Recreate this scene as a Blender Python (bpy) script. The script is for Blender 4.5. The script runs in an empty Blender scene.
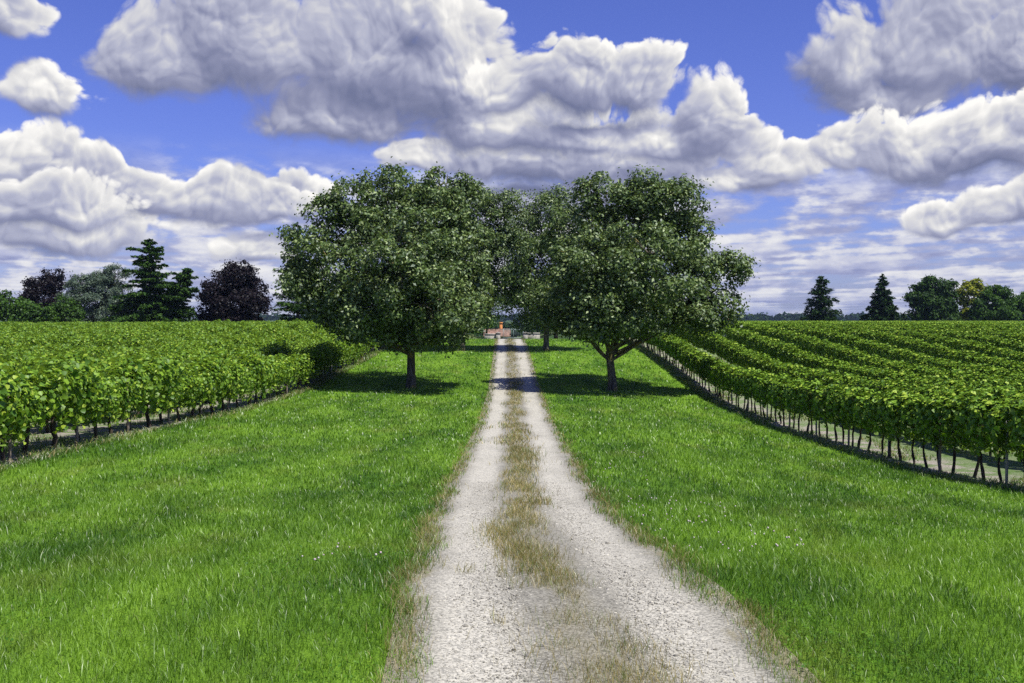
import bpy, math, random
import numpy as np
from mathutils import Vector, Matrix

sc = bpy.context.scene
COL = sc.collection
R = math.radians
CAM_Z = 2.08
FPX = 995.6          # focal length in pixels of the 1024-wide photograph
HORIZ = 316.0

# ------------------------------------------------------------------ camera
cam_data = bpy.data.cameras.new('camera')
cam_data.lens = 35.0
cam_data.sensor_width = 36.0
cam_data.clip_start = 0.1
cam_data.clip_end = 20000.0
cam = bpy.data.objects.new('camera', cam_data)
COL.objects.link(cam)
cam.location = (0.0, 0.0, CAM_Z)
cam.rotation_euler = (R(90.0) - math.atan((341.5 - HORIZ) / FPX), 0.0, 0.0)
sc.camera = cam

# ------------------------------------------------------------------ sun, exposure
SUN_DIR = Vector((0.36, -0.31, 0.88)).normalized()      # towards the sun
sun_data = bpy.data.lights.new('sun', 'SUN')
sun_data.energy = 5.0
sun_data.angle = R(0.5)
sun_data.color = (1.0, 0.96, 0.88)
sun = bpy.data.objects.new('sun', sun_data)
sun.rotation_euler = SUN_DIR.to_track_quat('Z', 'Y').to_euler()
sun.location = (20, -20, 60)
COL.objects.link(sun)
vs = sc.view_settings
vs.view_transform = 'Standard'
vs.look = 'None'
vs.exposure = 0.35
vs.gamma = 1.0
vs.use_curve_mapping = False
sc.render.engine = 'CYCLES'
sc.cycles.max_bounces = 5
sc.cycles.diffuse_bounces = 3
sc.cycles.glossy_bounces = 1
sc.cycles.transmission_bounces = 2
sc.cycles.volume_bounces = 0
sc.cycles.transparent_max_bounces = 4
sc.cycles.use_denoising = False
sc.cycles.denoising_prefilter = 'ACCURATE'
sc.cycles.caustics_reflective = False
sc.cycles.caustics_refractive = False


# ------------------------------------------------------------------ node helpers
class NT:
    def __init__(self, tree):
        self.t = tree

    def node(self, typ, **kw):
        n = self.t.nodes.new(typ)
        for k, v in kw.items():
            setattr(n, k, v)
        return n

    def put(self, sock, v):
        if v is None:
            return
        if hasattr(v, 'is_output') or isinstance(v, bpy.types.NodeSocket):
            self.t.links.new(v, sock)
        else:
            if isinstance(v, (tuple, list)) and len(v) == 3 and sock.type == 'RGBA':
                v = (*v, 1.0)
            sock.default_value = v

    def math(self, op, a, b=None, c=None, clamp=False):
        n = self.node('ShaderNodeMath', operation=op, use_clamp=clamp)
        for i, v in enumerate((a, b, c)):
            self.put(n.inputs[i], v)
        return n.outputs[0]

    def vmath(self, op, a, b=None):
        n = self.node('ShaderNodeVectorMath', operation=op)
        self.put(n.inputs[0], a)
        if b is not None:
            self.put(n.inputs[3] if op == 'SCALE' else n.inputs[1], b)
        return n.outputs['Value'] if op in ('LENGTH', 'DOT_PRODUCT') else n.outputs['Vector']

    def comb(self, x, y, z=0.0):
        n = self.node('ShaderNodeCombineXYZ')
        for i, v in enumerate((x, y, z)):
            self.put(n.inputs[i], v)
        return n.outputs[0]

    def sep(self, v):
        n = self.node('ShaderNodeSeparateXYZ')
        self.put(n.inputs[0], v)
        return n.outputs

    def noise(self, vec, scale, detail=4.0, rough=0.5, dist=0.0, dims='3D', out=0, lac=2.0):
        n = self.node('ShaderNodeTexNoise', noise_dimensions=dims)
        self.put(n.inputs['Vector'], vec)
        n.inputs['Scale'].default_value = scale
        n.inputs['Detail'].default_value = detail
        n.inputs['Roughness'].default_value = rough
        n.inputs['Lacunarity'].default_value = lac
        n.inputs['Distortion'].default_value = dist
        return n.outputs[out]

    def ramp(self, v, lo, hi, a=0.0, b=1.0, smooth=True):
        n = self.node('ShaderNodeMapRange', clamp=True)
        n.interpolation_type = 'SMOOTHSTEP' if smooth else 'LINEAR'
        self.put(n.inputs[0], v)
        self.put(n.inputs[1], lo)
        self.put(n.inputs[2], hi)
        self.put(n.inputs[3], a)
        self.put(n.inputs[4], b)
        return n.outputs[0]

    def mix(self, f, a, b, mode='MIX'):
        n = self.node('ShaderNodeMix', data_type='RGBA', blend_type=mode)
        self.put(n.inputs[0], f)
        self.put(n.inputs[6], a)
        self.put(n.inputs[7], b)
        return n.outputs[2]


# ------------------------------------------------------------------ sky with cumulus clouds (world shader)
def azel(px, py):
    a = math.atan((px - 512) / FPX)
    return a, math.atan((HORIZ - py) / FPX * math.cos(a))


# cumulus heaps by compass bearing and height above the horizon: centre, half width, rise, sag (in photo px of arc)
# in three depths: the farthest first, nearer ones drawn over them
HEAPS = (
    [(740, 186, 95, 20, 20), (785, 170, 52, 34, 22), (520, 203, 120, 22, 20), (945, 220, 40, 26, 14), (990, 216, 40, 28, 14), (1035, 208, 40, 30, 14), (250, 254, 40, 28, 16),
     (640, 160, 130, 60, 40), (60, 228, 110, 32, 26), (300, 200, 50, 26, 24), (455, 40, 60, 50, 60), (520, 160, 120, 40, 34), (430, 160, 50, 22, 20), (600, 195, 90, 26, 22)],
    [(170, 72, 84, 70, 36), (255, 55, 115, 86, 52), (365, 62, 130, 84, 70), (445, 80, 90, 56, 58), (340, 116, 105, 40, 34), (510, 128, 130, 40, 34),
     (846, 62, 62, 60, 46), (420, 22, 50, 40, 40), (935, 52, 105, 74, 52), (1030, 60, 80, 80, 46), (885, 96, 80, 28, 20),
     (10, 168, 90, 40, 46), (105, 186, 115, 32, 36), (205, 198, 90, 30, 28), (275, 206, 50, 20, 20)],
    [(505, 92, 46, 36, 28), (570, 84, 66, 46, 34), (640, 88, 44, 44, 30), (716, 120, 44, 46, 36), (680, 142, 90, 30, 28), (590, 130, 80, 20, 22),
     (48, 102, 46, 32, 24), (8, 18, 40, 34, 22), (930, 152, 112, 44, 32), (1010, 150, 70, 44, 34), (852, 152, 36, 28, 24),
     (60, 206, 76, 32, 22), (5, 212, 50, 30, 20)],
)


def warp_group():
    """Bends the compass/height plane so that no outline stays elliptical."""
    g = bpy.data.node_groups.new('cloud_warp', 'ShaderNodeTree')
    g.interface.new_socket('Vector', in_out='INPUT', socket_type='NodeSocketVector')
    g.interface.new_socket('Vector', in_out='OUTPUT', socket_type='NodeSocketVector')
    n = NT(g)
    v = n.node('NodeGroupInput').outputs[0]
    go = n.node('NodeGroupOutput')
    w1 = n.noise(v, 10.0, 2.0, 0.45, dims='2D', out=1)
    w1 = n.vmath('SUBTRACT', w1, (0.5, 0.5, 0.5))
    n.put(go.inputs[0], n.vmath('ADD', v, n.vmath('SCALE', w1, 0.042)))
    return g


def heap_group(heaps, scattered):
    """Large shape of the cumulus: > 0 inside a heap, falling below 0 outside."""
    g = bpy.data.node_groups.new('cumulus_heaps', 'ShaderNodeTree')
    g.interface.new_socket('Vector', in_out='INPUT', socket_type='NodeSocketVector')
    g.interface.new_socket('Field', in_out='OUTPUT', socket_type='NodeSocketFloat')
    n = NT(g)
    v = n.node('NodeGroupInput').outputs[0]
    go = n.node('NodeGroupOutput')
    s = n.sep(v)
    best = None
    k = 1.0 / FPX
    for (px, py, rx, up, dn) in heaps:
        a, e = azel(px, py)
        dx = n.math('MULTIPLY_ADD', s[0], 1.0 / (rx * k), -a / (rx * k))
        dy = n.math('SUBTRACT', s[1], e)
        ay = n.math('MAXIMUM', n.math('MULTIPLY', dy, 1.0 / (up * k)), n.math('MULTIPLY', dy, -1.0 / (dn * k)))
        r = n.math('SQRT', n.math('MULTIPLY_ADD', dx, dx, n.math('MULTIPLY', ay, ay)))
        best = r if best is None else n.math('SMOOTH_MIN', best, r, 0.25)
    best = n.math('SUBTRACT', 1.0, best)
    if not scattered:
        n.put(go.inputs[0], best)
        return g
    # scattered heaps over the rest of the sky
    far = n.noise(v, 4.0, 1.0, 0.5, dims='2D')
    out = n.math('MAXIMUM', n.ramp(s[1], R(19), R(24)), n.ramp(n.math('ABSOLUTE', s[0]), R(33), R(40)))
    far = n.math('MULTIPLY_ADD', far, 4.0, n.math('MULTIPLY_ADD', out, 6.0, -8.5))
    n.put(go.inputs[0], n.math('MAXIMUM', best, far))
    return g


def billow_group():
    """Cauliflower relief: rounded cells at falling sizes, with a little turbulence."""
    g = bpy.data.node_groups.new('cumulus_billows', 'ShaderNodeTree')
    g.interface.new_socket('Vector', in_out='INPUT', socket_type='NodeSocketVector')
    g.interface.new_socket('Field', in_out='OUTPUT', socket_type='NodeSocketFloat')
    n = NT(g)
    v = n.node('NodeGroupInput').outputs[0]
    go = n.node('NodeGroupOutput')
    w2 = n.noise(v, 60.0, 2.0, 0.5, dims='2D', out=1)
    w2 = n.vmath('SUBTRACT', w2, (0.5, 0.5, 0.5))
    vb = n.vmath('ADD', v, n.vmath('SCALE', w2, BIL_WARP))
    tot = None
    for scale, amp in BIL:
        vo = n.node('ShaderNodeTexVoronoi', feature='F1', voronoi_dimensions='2D', normalize=False)
        n.put(vo.inputs['Vector'], n.vmath('ADD', vb, (scale * 0.37, scale * 0.71, 0)))
        vo.inputs['Scale'].default_value = scale
        d = vo.outputs['Distance']
        t = n.math('MULTIPLY_ADD', n.math('MULTIPLY', d, d), -amp * 2.0, amp * 0.42)
        tot = t if tot is None else n.math('ADD', tot, t)
    n.put(go.inputs[0], tot)
    return g


BIL = ((11.0, 0.34), (25.0, 0.30), (55.0, 0.20), (120.0, 0.10))
BIL_WARP = 0.0060

world = bpy.data.worlds.new('World')
sc.world = world
world.use_nodes = True
world.node_tree.nodes.clear()
w = NT(world.node_tree)
sky = w.node('ShaderNodeTexSky', sky_type='NISHITA')
sky.sun_disc = False
sky.sun_elevation = math.asin(SUN_DIR.z)
sky.sun_rotation = math.atan2(SUN_DIR.x, SUN_DIR.y)
sky.air_density = 1.0
sky.dust_density = 0.6
sky.ozone_density = 2.0
gen = w.node('ShaderNodeTexCoord').outputs['Generated']
gx, gy, gz = w.sep(w.vmath('NORMALIZE', gen))
az = w.math('ARCTAN2', gx, gy)
el = w.math('ARCSINE', gz)
p0 = w.comb(az, el, 0.0)
groups = {'warp': warp_group(), 'billow': billow_group()}
for i, hs in enumerate(HEAPS):
    groups['heap%d' % i] = heap_group(hs, i == 1)


def group(name, vec):
    n = w.node('ShaderNodeGroup')
    n.node_tree = groups[name]
    w.put(n.inputs[0], vec)
    return n.outputs[0]


pw = group('warp', p0)
sunward = w.vmath('ADD', pw, (0.012, 0.026, 0.0))                   # a step towards the sun
b0 = group('billow', pw)
b1 = group('billow', w.vmath('ADD', pw, (0.0026, 0.0056, 0.0)))
relief = w.math('MULTIPLY', w.math('SUBTRACT', b0, b1), 1.35)
fb = w.math('SUBTRACT', w.noise(pw, 48.0, 6.0, 0.60, dims='2D'), 0.5)
soft = w.math('SUBTRACT', w.noise(pw, 12.0, 4.0, 0.5, dims='2D'), 0.5)


def cloud_layer(i):
    h0 = group('heap%d' % i, pw)
    h2 = group('heap%d' % i, sunward)
    top = w.ramp(w.math('SUBTRACT', h0, h2), -0.42, 0.55, smooth=False)      # 0 = sagging grey base, 1 = sunlit crest
    f0 = w.math('MULTIPLY_ADD', b0, w.math('MULTIPLY_ADD', top, 0.50, 0.22), h0)
    f0 = w.math('MULTIPLY_ADD', fb, w.math('MULTIPLY_ADD', top, -0.10, 0.46), f0)
    alpha = w.ramp(f0, 0.0, w.math('MULTIPLY_ADD', top, -0.36, 0.52))
    lit = w.math('MULTIPLY_ADD', top, 0.60, 0.05)
    lit = w.math('MULTIPLY_ADD', relief, w.math('MULTIPLY_ADD', top, 0.42, 0.14), lit)
    lit = w.math('MULTIPLY_ADD', b0, 0.14, lit)
    lit = w.math('MULTIPLY_ADD', soft, 0.62, lit)
    lit = w.math('MULTIPLY_ADD', fb, 0.12, lit)
    rim = w.math('MULTIPLY', w.ramp(f0, 0.55, 0.04), w.math('MULTIPLY', top, top))
    return alpha, w.math('MULTIPLY_ADD', rim, 0.36, lit, clamp=True)


# a deck of small cumulus running back to the horizon: flat bases on one level, tops bulging above them
ruffle = w.noise(w.vmath('MULTIPLY', p0, (1.0, 2.6, 1.0)), 34.0, 4.0, 0.55, dims='2D')
ruffle = w.math('SUBTRACT', ruffle, 0.5)
balpha = None
blit = None
rise = w.math('MULTIPLY_ADD', el, 0.085, 0.0016)
for k in range(4):
    e_k = w.math('MULTIPLY_ADD', rise, -0.9 * k, el)
    dist = w.math('DIVIDE', 1.0, w.math('ADD', w.math('MAXIMUM', e_k, 0.0), 0.046))
    plane = w.comb(w.math('MULTIPLY', az, w.math('MULTIPLY_ADD', dist, 0.75, 4.0)), dist, 0.0)
    nk = w.math('MULTIPLY_ADD', ruffle, 0.42, w.noise(plane, 0.75, 2.0, 0.5, dims='2D'))
    ak = w.ramp(nk, 0.36 + 0.030 * k, 0.58 + 0.030 * k)
    tone = w.math('MULTIPLY_ADD', w.math('SUBTRACT', nk, 0.5), -0.8 if k == 0 else 0.5, 0.26 + 0.16 * k)
    if balpha is None:
        balpha, blit = ak, tone
    else:
        blit = w.math('ADD', w.math('MULTIPLY', blit, w.math('SUBTRACT', 1.0, ak)), w.math('MULTIPLY', tone, ak))
        balpha = w.math('MAXIMUM', balpha, ak)
blit = w.math('MULTIPLY_ADD', ruffle, 0.55, blit, clamp=True)
balpha = w.math('MULTIPLY', balpha, w.math('MULTIPLY', w.ramp(el, R(10.0), R(6.0)), w.ramp(el, R(-0.5), R(1.6), 0.55, 0.95)))
bramp = w.node('ShaderNodeValToRGB')
cr = bramp.color_ramp
cr.elements[0].color = (2.3, 2.55, 4.6, 1)
cr.elements[1].color = (8.2, 8.1, 8.0, 1)
e = cr.elements.new(0.5)
e.color = (4.4, 4.6, 6.3, 1)
w.put(bramp.inputs[0], blit)
clear = w.mix(1.0, sky.outputs[0], w.mix(w.ramp(el, R(0), R(12)), (0.62, 0.68, 1.25), (0.58, 0.60, 1.27)), 'MULTIPLY')
c = w.mix(balpha, clear, bramp.outputs[0])
for i in range(3):
    alpha, lit = cloud_layer(i)
    ramp = w.node('ShaderNodeValToRGB')
    cr = ramp.color_ramp
    cr.elements[0].position = 0.0
    cr.elements[0].color = (1.55, 1.75, 2.95, 1)
    cr.elements[1].position = 1.0
    cr.elements[1].color = (9.5, 9.3, 8.9, 1)
    for pos, cc in ((0.25, (2.45, 2.62, 3.95, 1)), (0.5, (4.25, 4.4, 5.6, 1)), (0.75, (7.0, 6.95, 7.0, 1))):
        el_ = cr.elements.new(pos)
        el_.color = cc
    w.put(ramp.inputs[0], lit)
    c = w.mix(alpha, c, ramp.outputs[0])
bg = w.node('ShaderNodeBackground')
bg.inputs['Strength'].default_value = 0.085
w.put(bg.inputs['Color'], c)
wo = w.node('ShaderNodeOutputWorld')
w.put(wo.inputs[0], bg.outputs[0])
world.cycles.sampling_method = 'MANUAL'
world.cycles.sample_map_resolution = 512

# ------------------------------------------------------------------ general helpers
HAZE_DENSITY = 0.00007
rng = np.random.default_rng(11)


def tag(o, label=None, cat=None, group=None, kind=None):
    for k, v in (('label', label), ('category', cat), ('group', group), ('kind', kind)):
        if v:
            o[k] = v
    return o


def link(name, mesh, parent=None, loc=(0, 0, 0), rotz=0.0, scale=None):
    o = bpy.data.objects.new(name, mesh)
    COL.objects.link(o)
    o.location = loc
    o.rotation_euler = (0, 0, rotz)
    if scale is not None:
        o.scale = scale
    if parent is not None:
        o.parent = parent
    return o


def quads(name, verts, faces, mat=None, smooth=False, attrs=None):
    """A mesh of quads from arrays: verts (n,3), faces (m,4)."""
    me = bpy.data.meshes.new(name)
    verts = np.asarray(verts, np.float32)
    faces = np.asarray(faces, np.int32)
    me.vertices.add(len(verts))
    me.vertices.foreach_set('co', verts.ravel())
    me.loops.add(faces.size)
    me.loops.foreach_set('vertex_index', faces.ravel())
    me.polygons.add(len(faces))
    me.polygons.foreach_set('loop_start', np.arange(0, faces.size, 4, dtype=np.int32))
    if smooth:
        me.polygons.foreach_set('use_smooth', np.ones(len(faces), bool))
    me.update(calc_edges=True)
    for k, v in (attrs or {}).items():
        at = me.attributes.new(k, 'FLOAT', 'POINT')
        at.data.foreach_set('value', np.asarray(v, np.float32))
    if mat is not None:
        me.materials.append(mat)
    return me


class MB:
    """Collects quad geometry."""
    def __init__(self):
        self.v, self.f, self.n = [], [], 0

    def add(self, v, f):
        v = np.asarray(v, float).reshape(-1, 3)
        self.v.append(v)
        self.f.append(np.asarray(f, int).reshape(-1, 4) + self.n)
        self.n += len(v)
        return self

    def box(self, x0, x1, y0, y1, z0, z1, taper=0.0):
        t = taper
        v = [(x0, y0, z0), (x1, y0, z0), (x1, y1, z0), (x0, y1, z0),
             (x0 + t, y0 + t, z1), (x1 - t, y0 + t, z1), (x1 - t, y1 - t, z1), (x0 + t, y1 - t, z1)]
        f = [(0, 3, 2, 1), (4, 5, 6, 7), (0, 1, 5, 4), (1, 2, 6, 5), (2, 3, 7, 6), (3, 0, 4, 7)]
        return self.add(v, f)

    def tube(self, pts, radii, seg=7, cap=True, wob=0.0, rg=None):
        pts = np.asarray(pts, float)
        n = len(pts)
        radii = np.broadcast_to(np.asarray(radii, float), (n,))
        d = np.gradient(pts, axis=0)
        d /= np.linalg.norm(d, axis=1, keepdims=True) + 1e-9
        ref = np.array([1.0, 0, 0]) if abs(d[0][0]) < 0.8 else np.array([0, 1.0, 0])
        a = np.cross(d, ref)
        a /= np.linalg.norm(a, axis=1, keepdims=True) + 1e-9
        b = np.cross(d, a)
        th = np.linspace(0, 2 * np.pi, seg, endpoint=False)
        rr = radii[:, None] * np.ones(seg)[None]
        if wob and rg is not None:
            rr = rr * (1 + wob * rg.standard_normal((n, seg)))
        v = pts[:, None] + rr[..., None] * (np.cos(th)[None, :, None] * a[:, None] + np.sin(th)[None, :, None] * b[:, None])
        i = np.arange(n - 1)[:, None] * seg
        j = np.arange(seg)[None]
        k = (j + 1) % seg
        f = np.stack([i + j, i + k, i + seg + k, i + seg + j], -1).reshape(-1, 4)
        v = v.reshape(-1, 3)
        if cap:
            m = len(v)
            v = np.vstack([v, pts[-1:]])
            e = (n - 1) * seg
            cf = [(e + q, e + (q + 1) % seg, m, m) for q in range(seg)]
            cf = [(e + q, e + (q + 1) % seg, e + (q + 2) % seg, m) for q in range(0, seg - 1, 2)] if seg % 2 == 0 else cf
            if seg % 2 == 0:
                f = np.vstack([f, cf])
        return self.add(v, f)

    def arrays(self):
        return np.vstack(self.v), np.vstack(self.f)

    def mesh(self, name, mat=None, smooth=False):
        v, f = self.arrays()
        return quads(name, v, f, mat, smooth)


def smooth_interp(x, xs, ys, w):
    """Piecewise-linear profile rounded off by averaging over +-w*x."""
    x = np.asarray(x, float)
    acc = 0.0
    offs = np.linspace(-1, 1, 9)
    k = np.cos(offs * np.pi / 2) ** 2 + 0.05
    for o, kk in zip(offs, k):
        acc = acc + kk * np.interp(x + o * (0.5 + w * np.abs(x)), xs, ys)
    return acc / k.sum()


def sstep(x, a, b):
    t = np.clip((np.asarray(x, float) - a) / (b - a), 0, 1)
    return t * t * (3 - 2 * t)


def ground_z(x, y):
    """Height of the ground: a shallow dip between the viewer and a crest 84 m away, a valley beyond."""
    x = np.asarray(x, float)
    y = np.asarray(y, float)
    mid = smooth_interp(y, [-40, 7.5, 9.6, 15.5, 23, 34, 46, 60, 75, 84, 92, 105, 125, 160, 250, 420, 700, 1500, 4000],
                        [2.08, 2.08, 2.33, 2.82, 3.15, 3.5, 3.5, 2.9, 2.2, 2.02, 2.08, 2.7, 4.2, 6.5, 9.0, 11, 12, 12, 12], 0.06)
    side = smooth_interp(y, [-40, 7.5, 9.6, 15.5, 23, 34, 46, 60, 75, 84, 95, 130, 200, 235, 300, 500, 1000, 4000],
                         [2.08, 2.08, 2.33, 2.82, 3.15, 3.45, 3.4, 2.85, 2.35, 2.25, 2.3, 2.5, 2.75, 2.9, 4.0, 8, 12, 12], 0.06)
    k = sstep(np.abs(x), 8.0, 26.0) * sstep(y, 40, 70)
    drop = mid * (1 - k) + side * k
    bump = sstep(y, 10, 24) * (1 - sstep(y, 44, 66))
    drop = drop + 0.42 * sstep(x, 2.5, 10) * bump - 0.30 * sstep(-x, 2.5, 10) * bump * (1 - 0.4 * sstep(y, 26, 42))
    # the left field stays slightly lower far away
    drop = drop + 0.25 * sstep(-x, 12, 40) * sstep(y, 50, 110) * (1 - sstep(y, 250, 400))
    return CAM_Z - drop


def at(px, py, dist):
    """A point of the photograph taken back to its place at a known distance along the view axis."""
    return (px - 512.0) / FPX * dist, CAM_Z - (py - HORIZ) / FPX * dist


def track_x(y):
    return smooth_interp(y, [-10, 3, 5.7, 7.3, 9.6, 12, 15.5, 23, 46, 70, 84, 200], [0.75, 0.60, 0.50, 0.40, 0.29, 0.2, 0.12, 0.12, 0.12, -0.05, -0.16, -0.3], 0.03)


TRACK_HALF = 1.12


# ------------------------------------------------------------------ materials
def material(name):
    m = bpy.data.materials.new(name)
    m.use_nodes = True
    m.node_tree.nodes.clear()
    n = NT(m.node_tree)
    out = n.node('ShaderNodeOutputMaterial')
    return m, n, out


def principled(n, out, color, rough=0.8, spec=0.3, normal=None):
    p = n.node('ShaderNodeBsdfPrincipled')
    n.put(p.inputs['Base Color'], color)
    n.put(p.inputs['Roughness'], rough)
    p.inputs['Specular IOR Level'].default_value = spec
    if normal is not None:
        n.put(p.inputs['Normal'], normal)
    n.put(out.inputs[0], p.outputs[0])
    return p


def bump(n, h, dist, strength=1.0):
    b = n.node('ShaderNodeBump')
    b.inputs['Strength'].default_value = strength
    b.inputs['Distance'].default_value = dist
    n.put(b.inputs['Height'], h)
    return b.outputs[0]


def leaf_material(name, dark, light, trans=0.30, gloss=0.03, rough=0.5, tint=None, big=0.0, under=None):
    """Foliage: each leaf has its own green; thin leaves let some light through."""
    m, n, out = material(name)
    geo = n.node('ShaderNodeNewGeometry')
    rnd = geo.outputs['Random Per Island']
    f = rnd
    if big:
        nz = n.noise(geo.outputs['Position'], big, 2.0, 0.5)
        f = n.math('MULTIPLY_ADD', n.math('SUBTRACT', nz, 0.5), 1.6, n.math('MULTIPLY_ADD', rnd, 0.7, 0.15), clamp=True)
    col = n.mix(f, dark, light)
    if tint is not None:
        odd = n.math('GREATER_THAN', n.math('FRACT', n.math('MULTIPLY', rnd, 17.31)), 1.0 - tint[1])
        col = n.mix(odd, col, tint[0])
    if under is not None:
        col = n.mix(n.math('MULTIPLY', geo.outputs['Backfacing'], 0.7), col, under)
    d = n.node('ShaderNodeBsdfDiffuse')
    n.put(d.inputs[0], col)
    t = n.node('ShaderNodeBsdfTranslucent')
    n.put(t.inputs[0], n.mix(1.0, col, (1.25, 1.25, 0.55), 'MULTIPLY'))
    g = n.node('ShaderNodeBsdfGlossy')
    g.inputs['Roughness'].default_value = rough
    g.inputs['Color'].default_value = (0.9, 0.95, 1.0, 1)
    mx = n.node('ShaderNodeMixShader')
    n.put(mx.inputs[0], trans)
    n.put(mx.inputs[1], d.outputs[0])
    n.put(mx.inputs[2], t.outputs[0])
    m2 = n.node('ShaderNodeMixShader')
    n.put(m2.inputs[0], gloss)
    n.put(m2.inputs[1], mx.outputs[0])
    n.put(m2.inputs[2], g.outputs[0])
    n.put(out.inputs[0], m2.outputs[0])
    return m


def bark_material(name, a, b, lichen=None, sc_=9.0):
    m, n, out = material(name)
    pos = n.node('ShaderNodeTexCoord').outputs['Object']
    st = n.vmath('MULTIPLY', pos, (1.0, 1.0, 0.22))
    nz = n.noise(st, sc_, 6.0, 0.6)
    col = n.mix(n.ramp(nz, 0.35, 0.65), a, b)
    if lichen:
        l = n.noise(pos, sc_ * 0.35, 4.0, 0.6)
        col = n.mix(n.math('MULTIPLY', n.ramp(l, 0.52, 0.66), 0.75), col, lichen)
    principled(n, out, col, 0.9, 0.15, bump(n, nz, 0.03, 0.7))
    return m


def plain_material(name, col, rough=0.7, var=0.15, scale=6.0, spec=0.3, bumpd=0.004):
    m, n, out = material(name)
    pos = n.node('ShaderNodeTexCoord').outputs['Object']
    nz = n.noise(pos, scale, 5.0, 0.6)
    dk = tuple(c * (1 - var) for c in col)
    lt = tuple(min(1, c * (1 + var)) for c in col)
    principled(n, out, n.mix(n.ramp(nz, 0.3, 0.7), dk, lt), rough, spec, bump(n, nz, bumpd, 0.6))
    return m


def lawn_tone(n, pos):
    """Slow changes of the lawn along the mowing direction, shared by the turf and its blades."""
    s = n.vmath('MULTIPLY', pos, (0.62, 0.16, 0.0))
    big = n.noise(s, 1.0, 4.0, 0.55, dims='2D')
    fine = n.noise(n.vmath('MULTIPLY', pos, (1.0, 0.55, 0.0)), 1.7, 3.0, 0.6, dims='2D')
    return n.math('MULTIPLY_ADD', big, 0.62, n.math('MULTIPLY', fine, 0.38))


def lawn_dull(n, pos):
    """Where the sward is thin and yellowish."""
    a = n.noise(n.vmath('MULTIPLY', pos, (0.9, 0.42, 0.0)), 0.8, 5.0, 0.65, dims='2D')
    return n.math('MULTIPLY', n.ramp(a, 0.52, 0.72), 0.38)


GRASS_DULL = (0.190, 0.235, 0.040)
GRASS_DARK = (0.056, 0.138, 0.010)
GRASS_LIGHT = (0.165, 0.300, 0.026)
GRASS_DRY = (0.36, 0.27, 0.085)


def ground_material():
    m, n, out = material('turf_and_field_soil')
    pos = n.node('ShaderNodeNewGeometry').outputs['Position']
    x, y, z = n.sep(pos)
    tone = lawn_tone(n, pos)
    speck = n.noise(n.vmath('MULTIPLY', pos, (1.0, 0.45, 1.0)), 26.0, 4.0, 0.65, dims='2D')
    f = n.math('ADD', n.ramp(tone, 0.35, 0.63, smooth=False), n.math('MULTIPLY_ADD', speck, 1.1, -0.62), clamp=True)
    grass = n.mix(f, GRASS_DARK, GRASS_LIGHT)
    grass = n.mix(lawn_dull(n, pos), grass, GRASS_DULL)
    # bare pale stony soil of the vineyard, with weeds in the alleys
    wob = n.noise(pos, 0.9, 3.0, 0.6, dims='2D')
    wob2 = n.noise(pos, 7.0, 4.0, 0.6, dims='2D')
    edge = n.math('ADD', n.math('ABSOLUTE', x), n.math('MULTIPLY_ADD', wob, 0.8, n.math('MULTIPLY_ADD', wob2, 0.7, -0.75)))
    soil_m = n.ramp(edge, 9.05, 9.45)
    soil_m = n.math('MULTIPLY', soil_m, n.ramp(y, 260.0, 240.0))
    st = n.noise(pos, 22.0, 6.0, 0.7, dims='2D')
    soil = n.mix(n.ramp(st, 0.3, 0.7), (0.17, 0.15, 0.12), (0.50, 0.46, 0.40))
    weeds = n.noise(pos, 1.4, 4.0, 0.65, dims='2D')
    weed_m = n.ramp(weeds, 0.42, 0.57)
    aisle = n.ramp(x, 10.5, 11.2)
    weed_m = n.math('MULTIPLY', n.math('MAXIMUM', weed_m, n.math('MULTIPLY', aisle, 0.75)), n.math('MULTIPLY_ADD', aisle, 0.15, 0.75))
    soil = n.mix(weed_m, soil, (0.10, 0.19, 0.035))
    col = n.mix(soil_m, grass, soil)
    far_m = n.ramp(y, 245.0, 300.0)
    fieldn = n.noise(pos, 0.012, 3.0, 0.6, dims='2D')
    col = n.mix(far_m, col, n.mix(n.ramp(fieldn, 0.4, 0.6), (0.035, 0.075, 0.015), (0.08, 0.11, 0.03)))
    hh = n.math('ADD', n.math('MULTIPLY', speck, n.math('SUBTRACT', 1.0, soil_m)), n.math('MULTIPLY', st, soil_m))
    principled(n, out, col, 0.95, 0.1, bump(n, hh, 0.05, 0.9))
    return m


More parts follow.
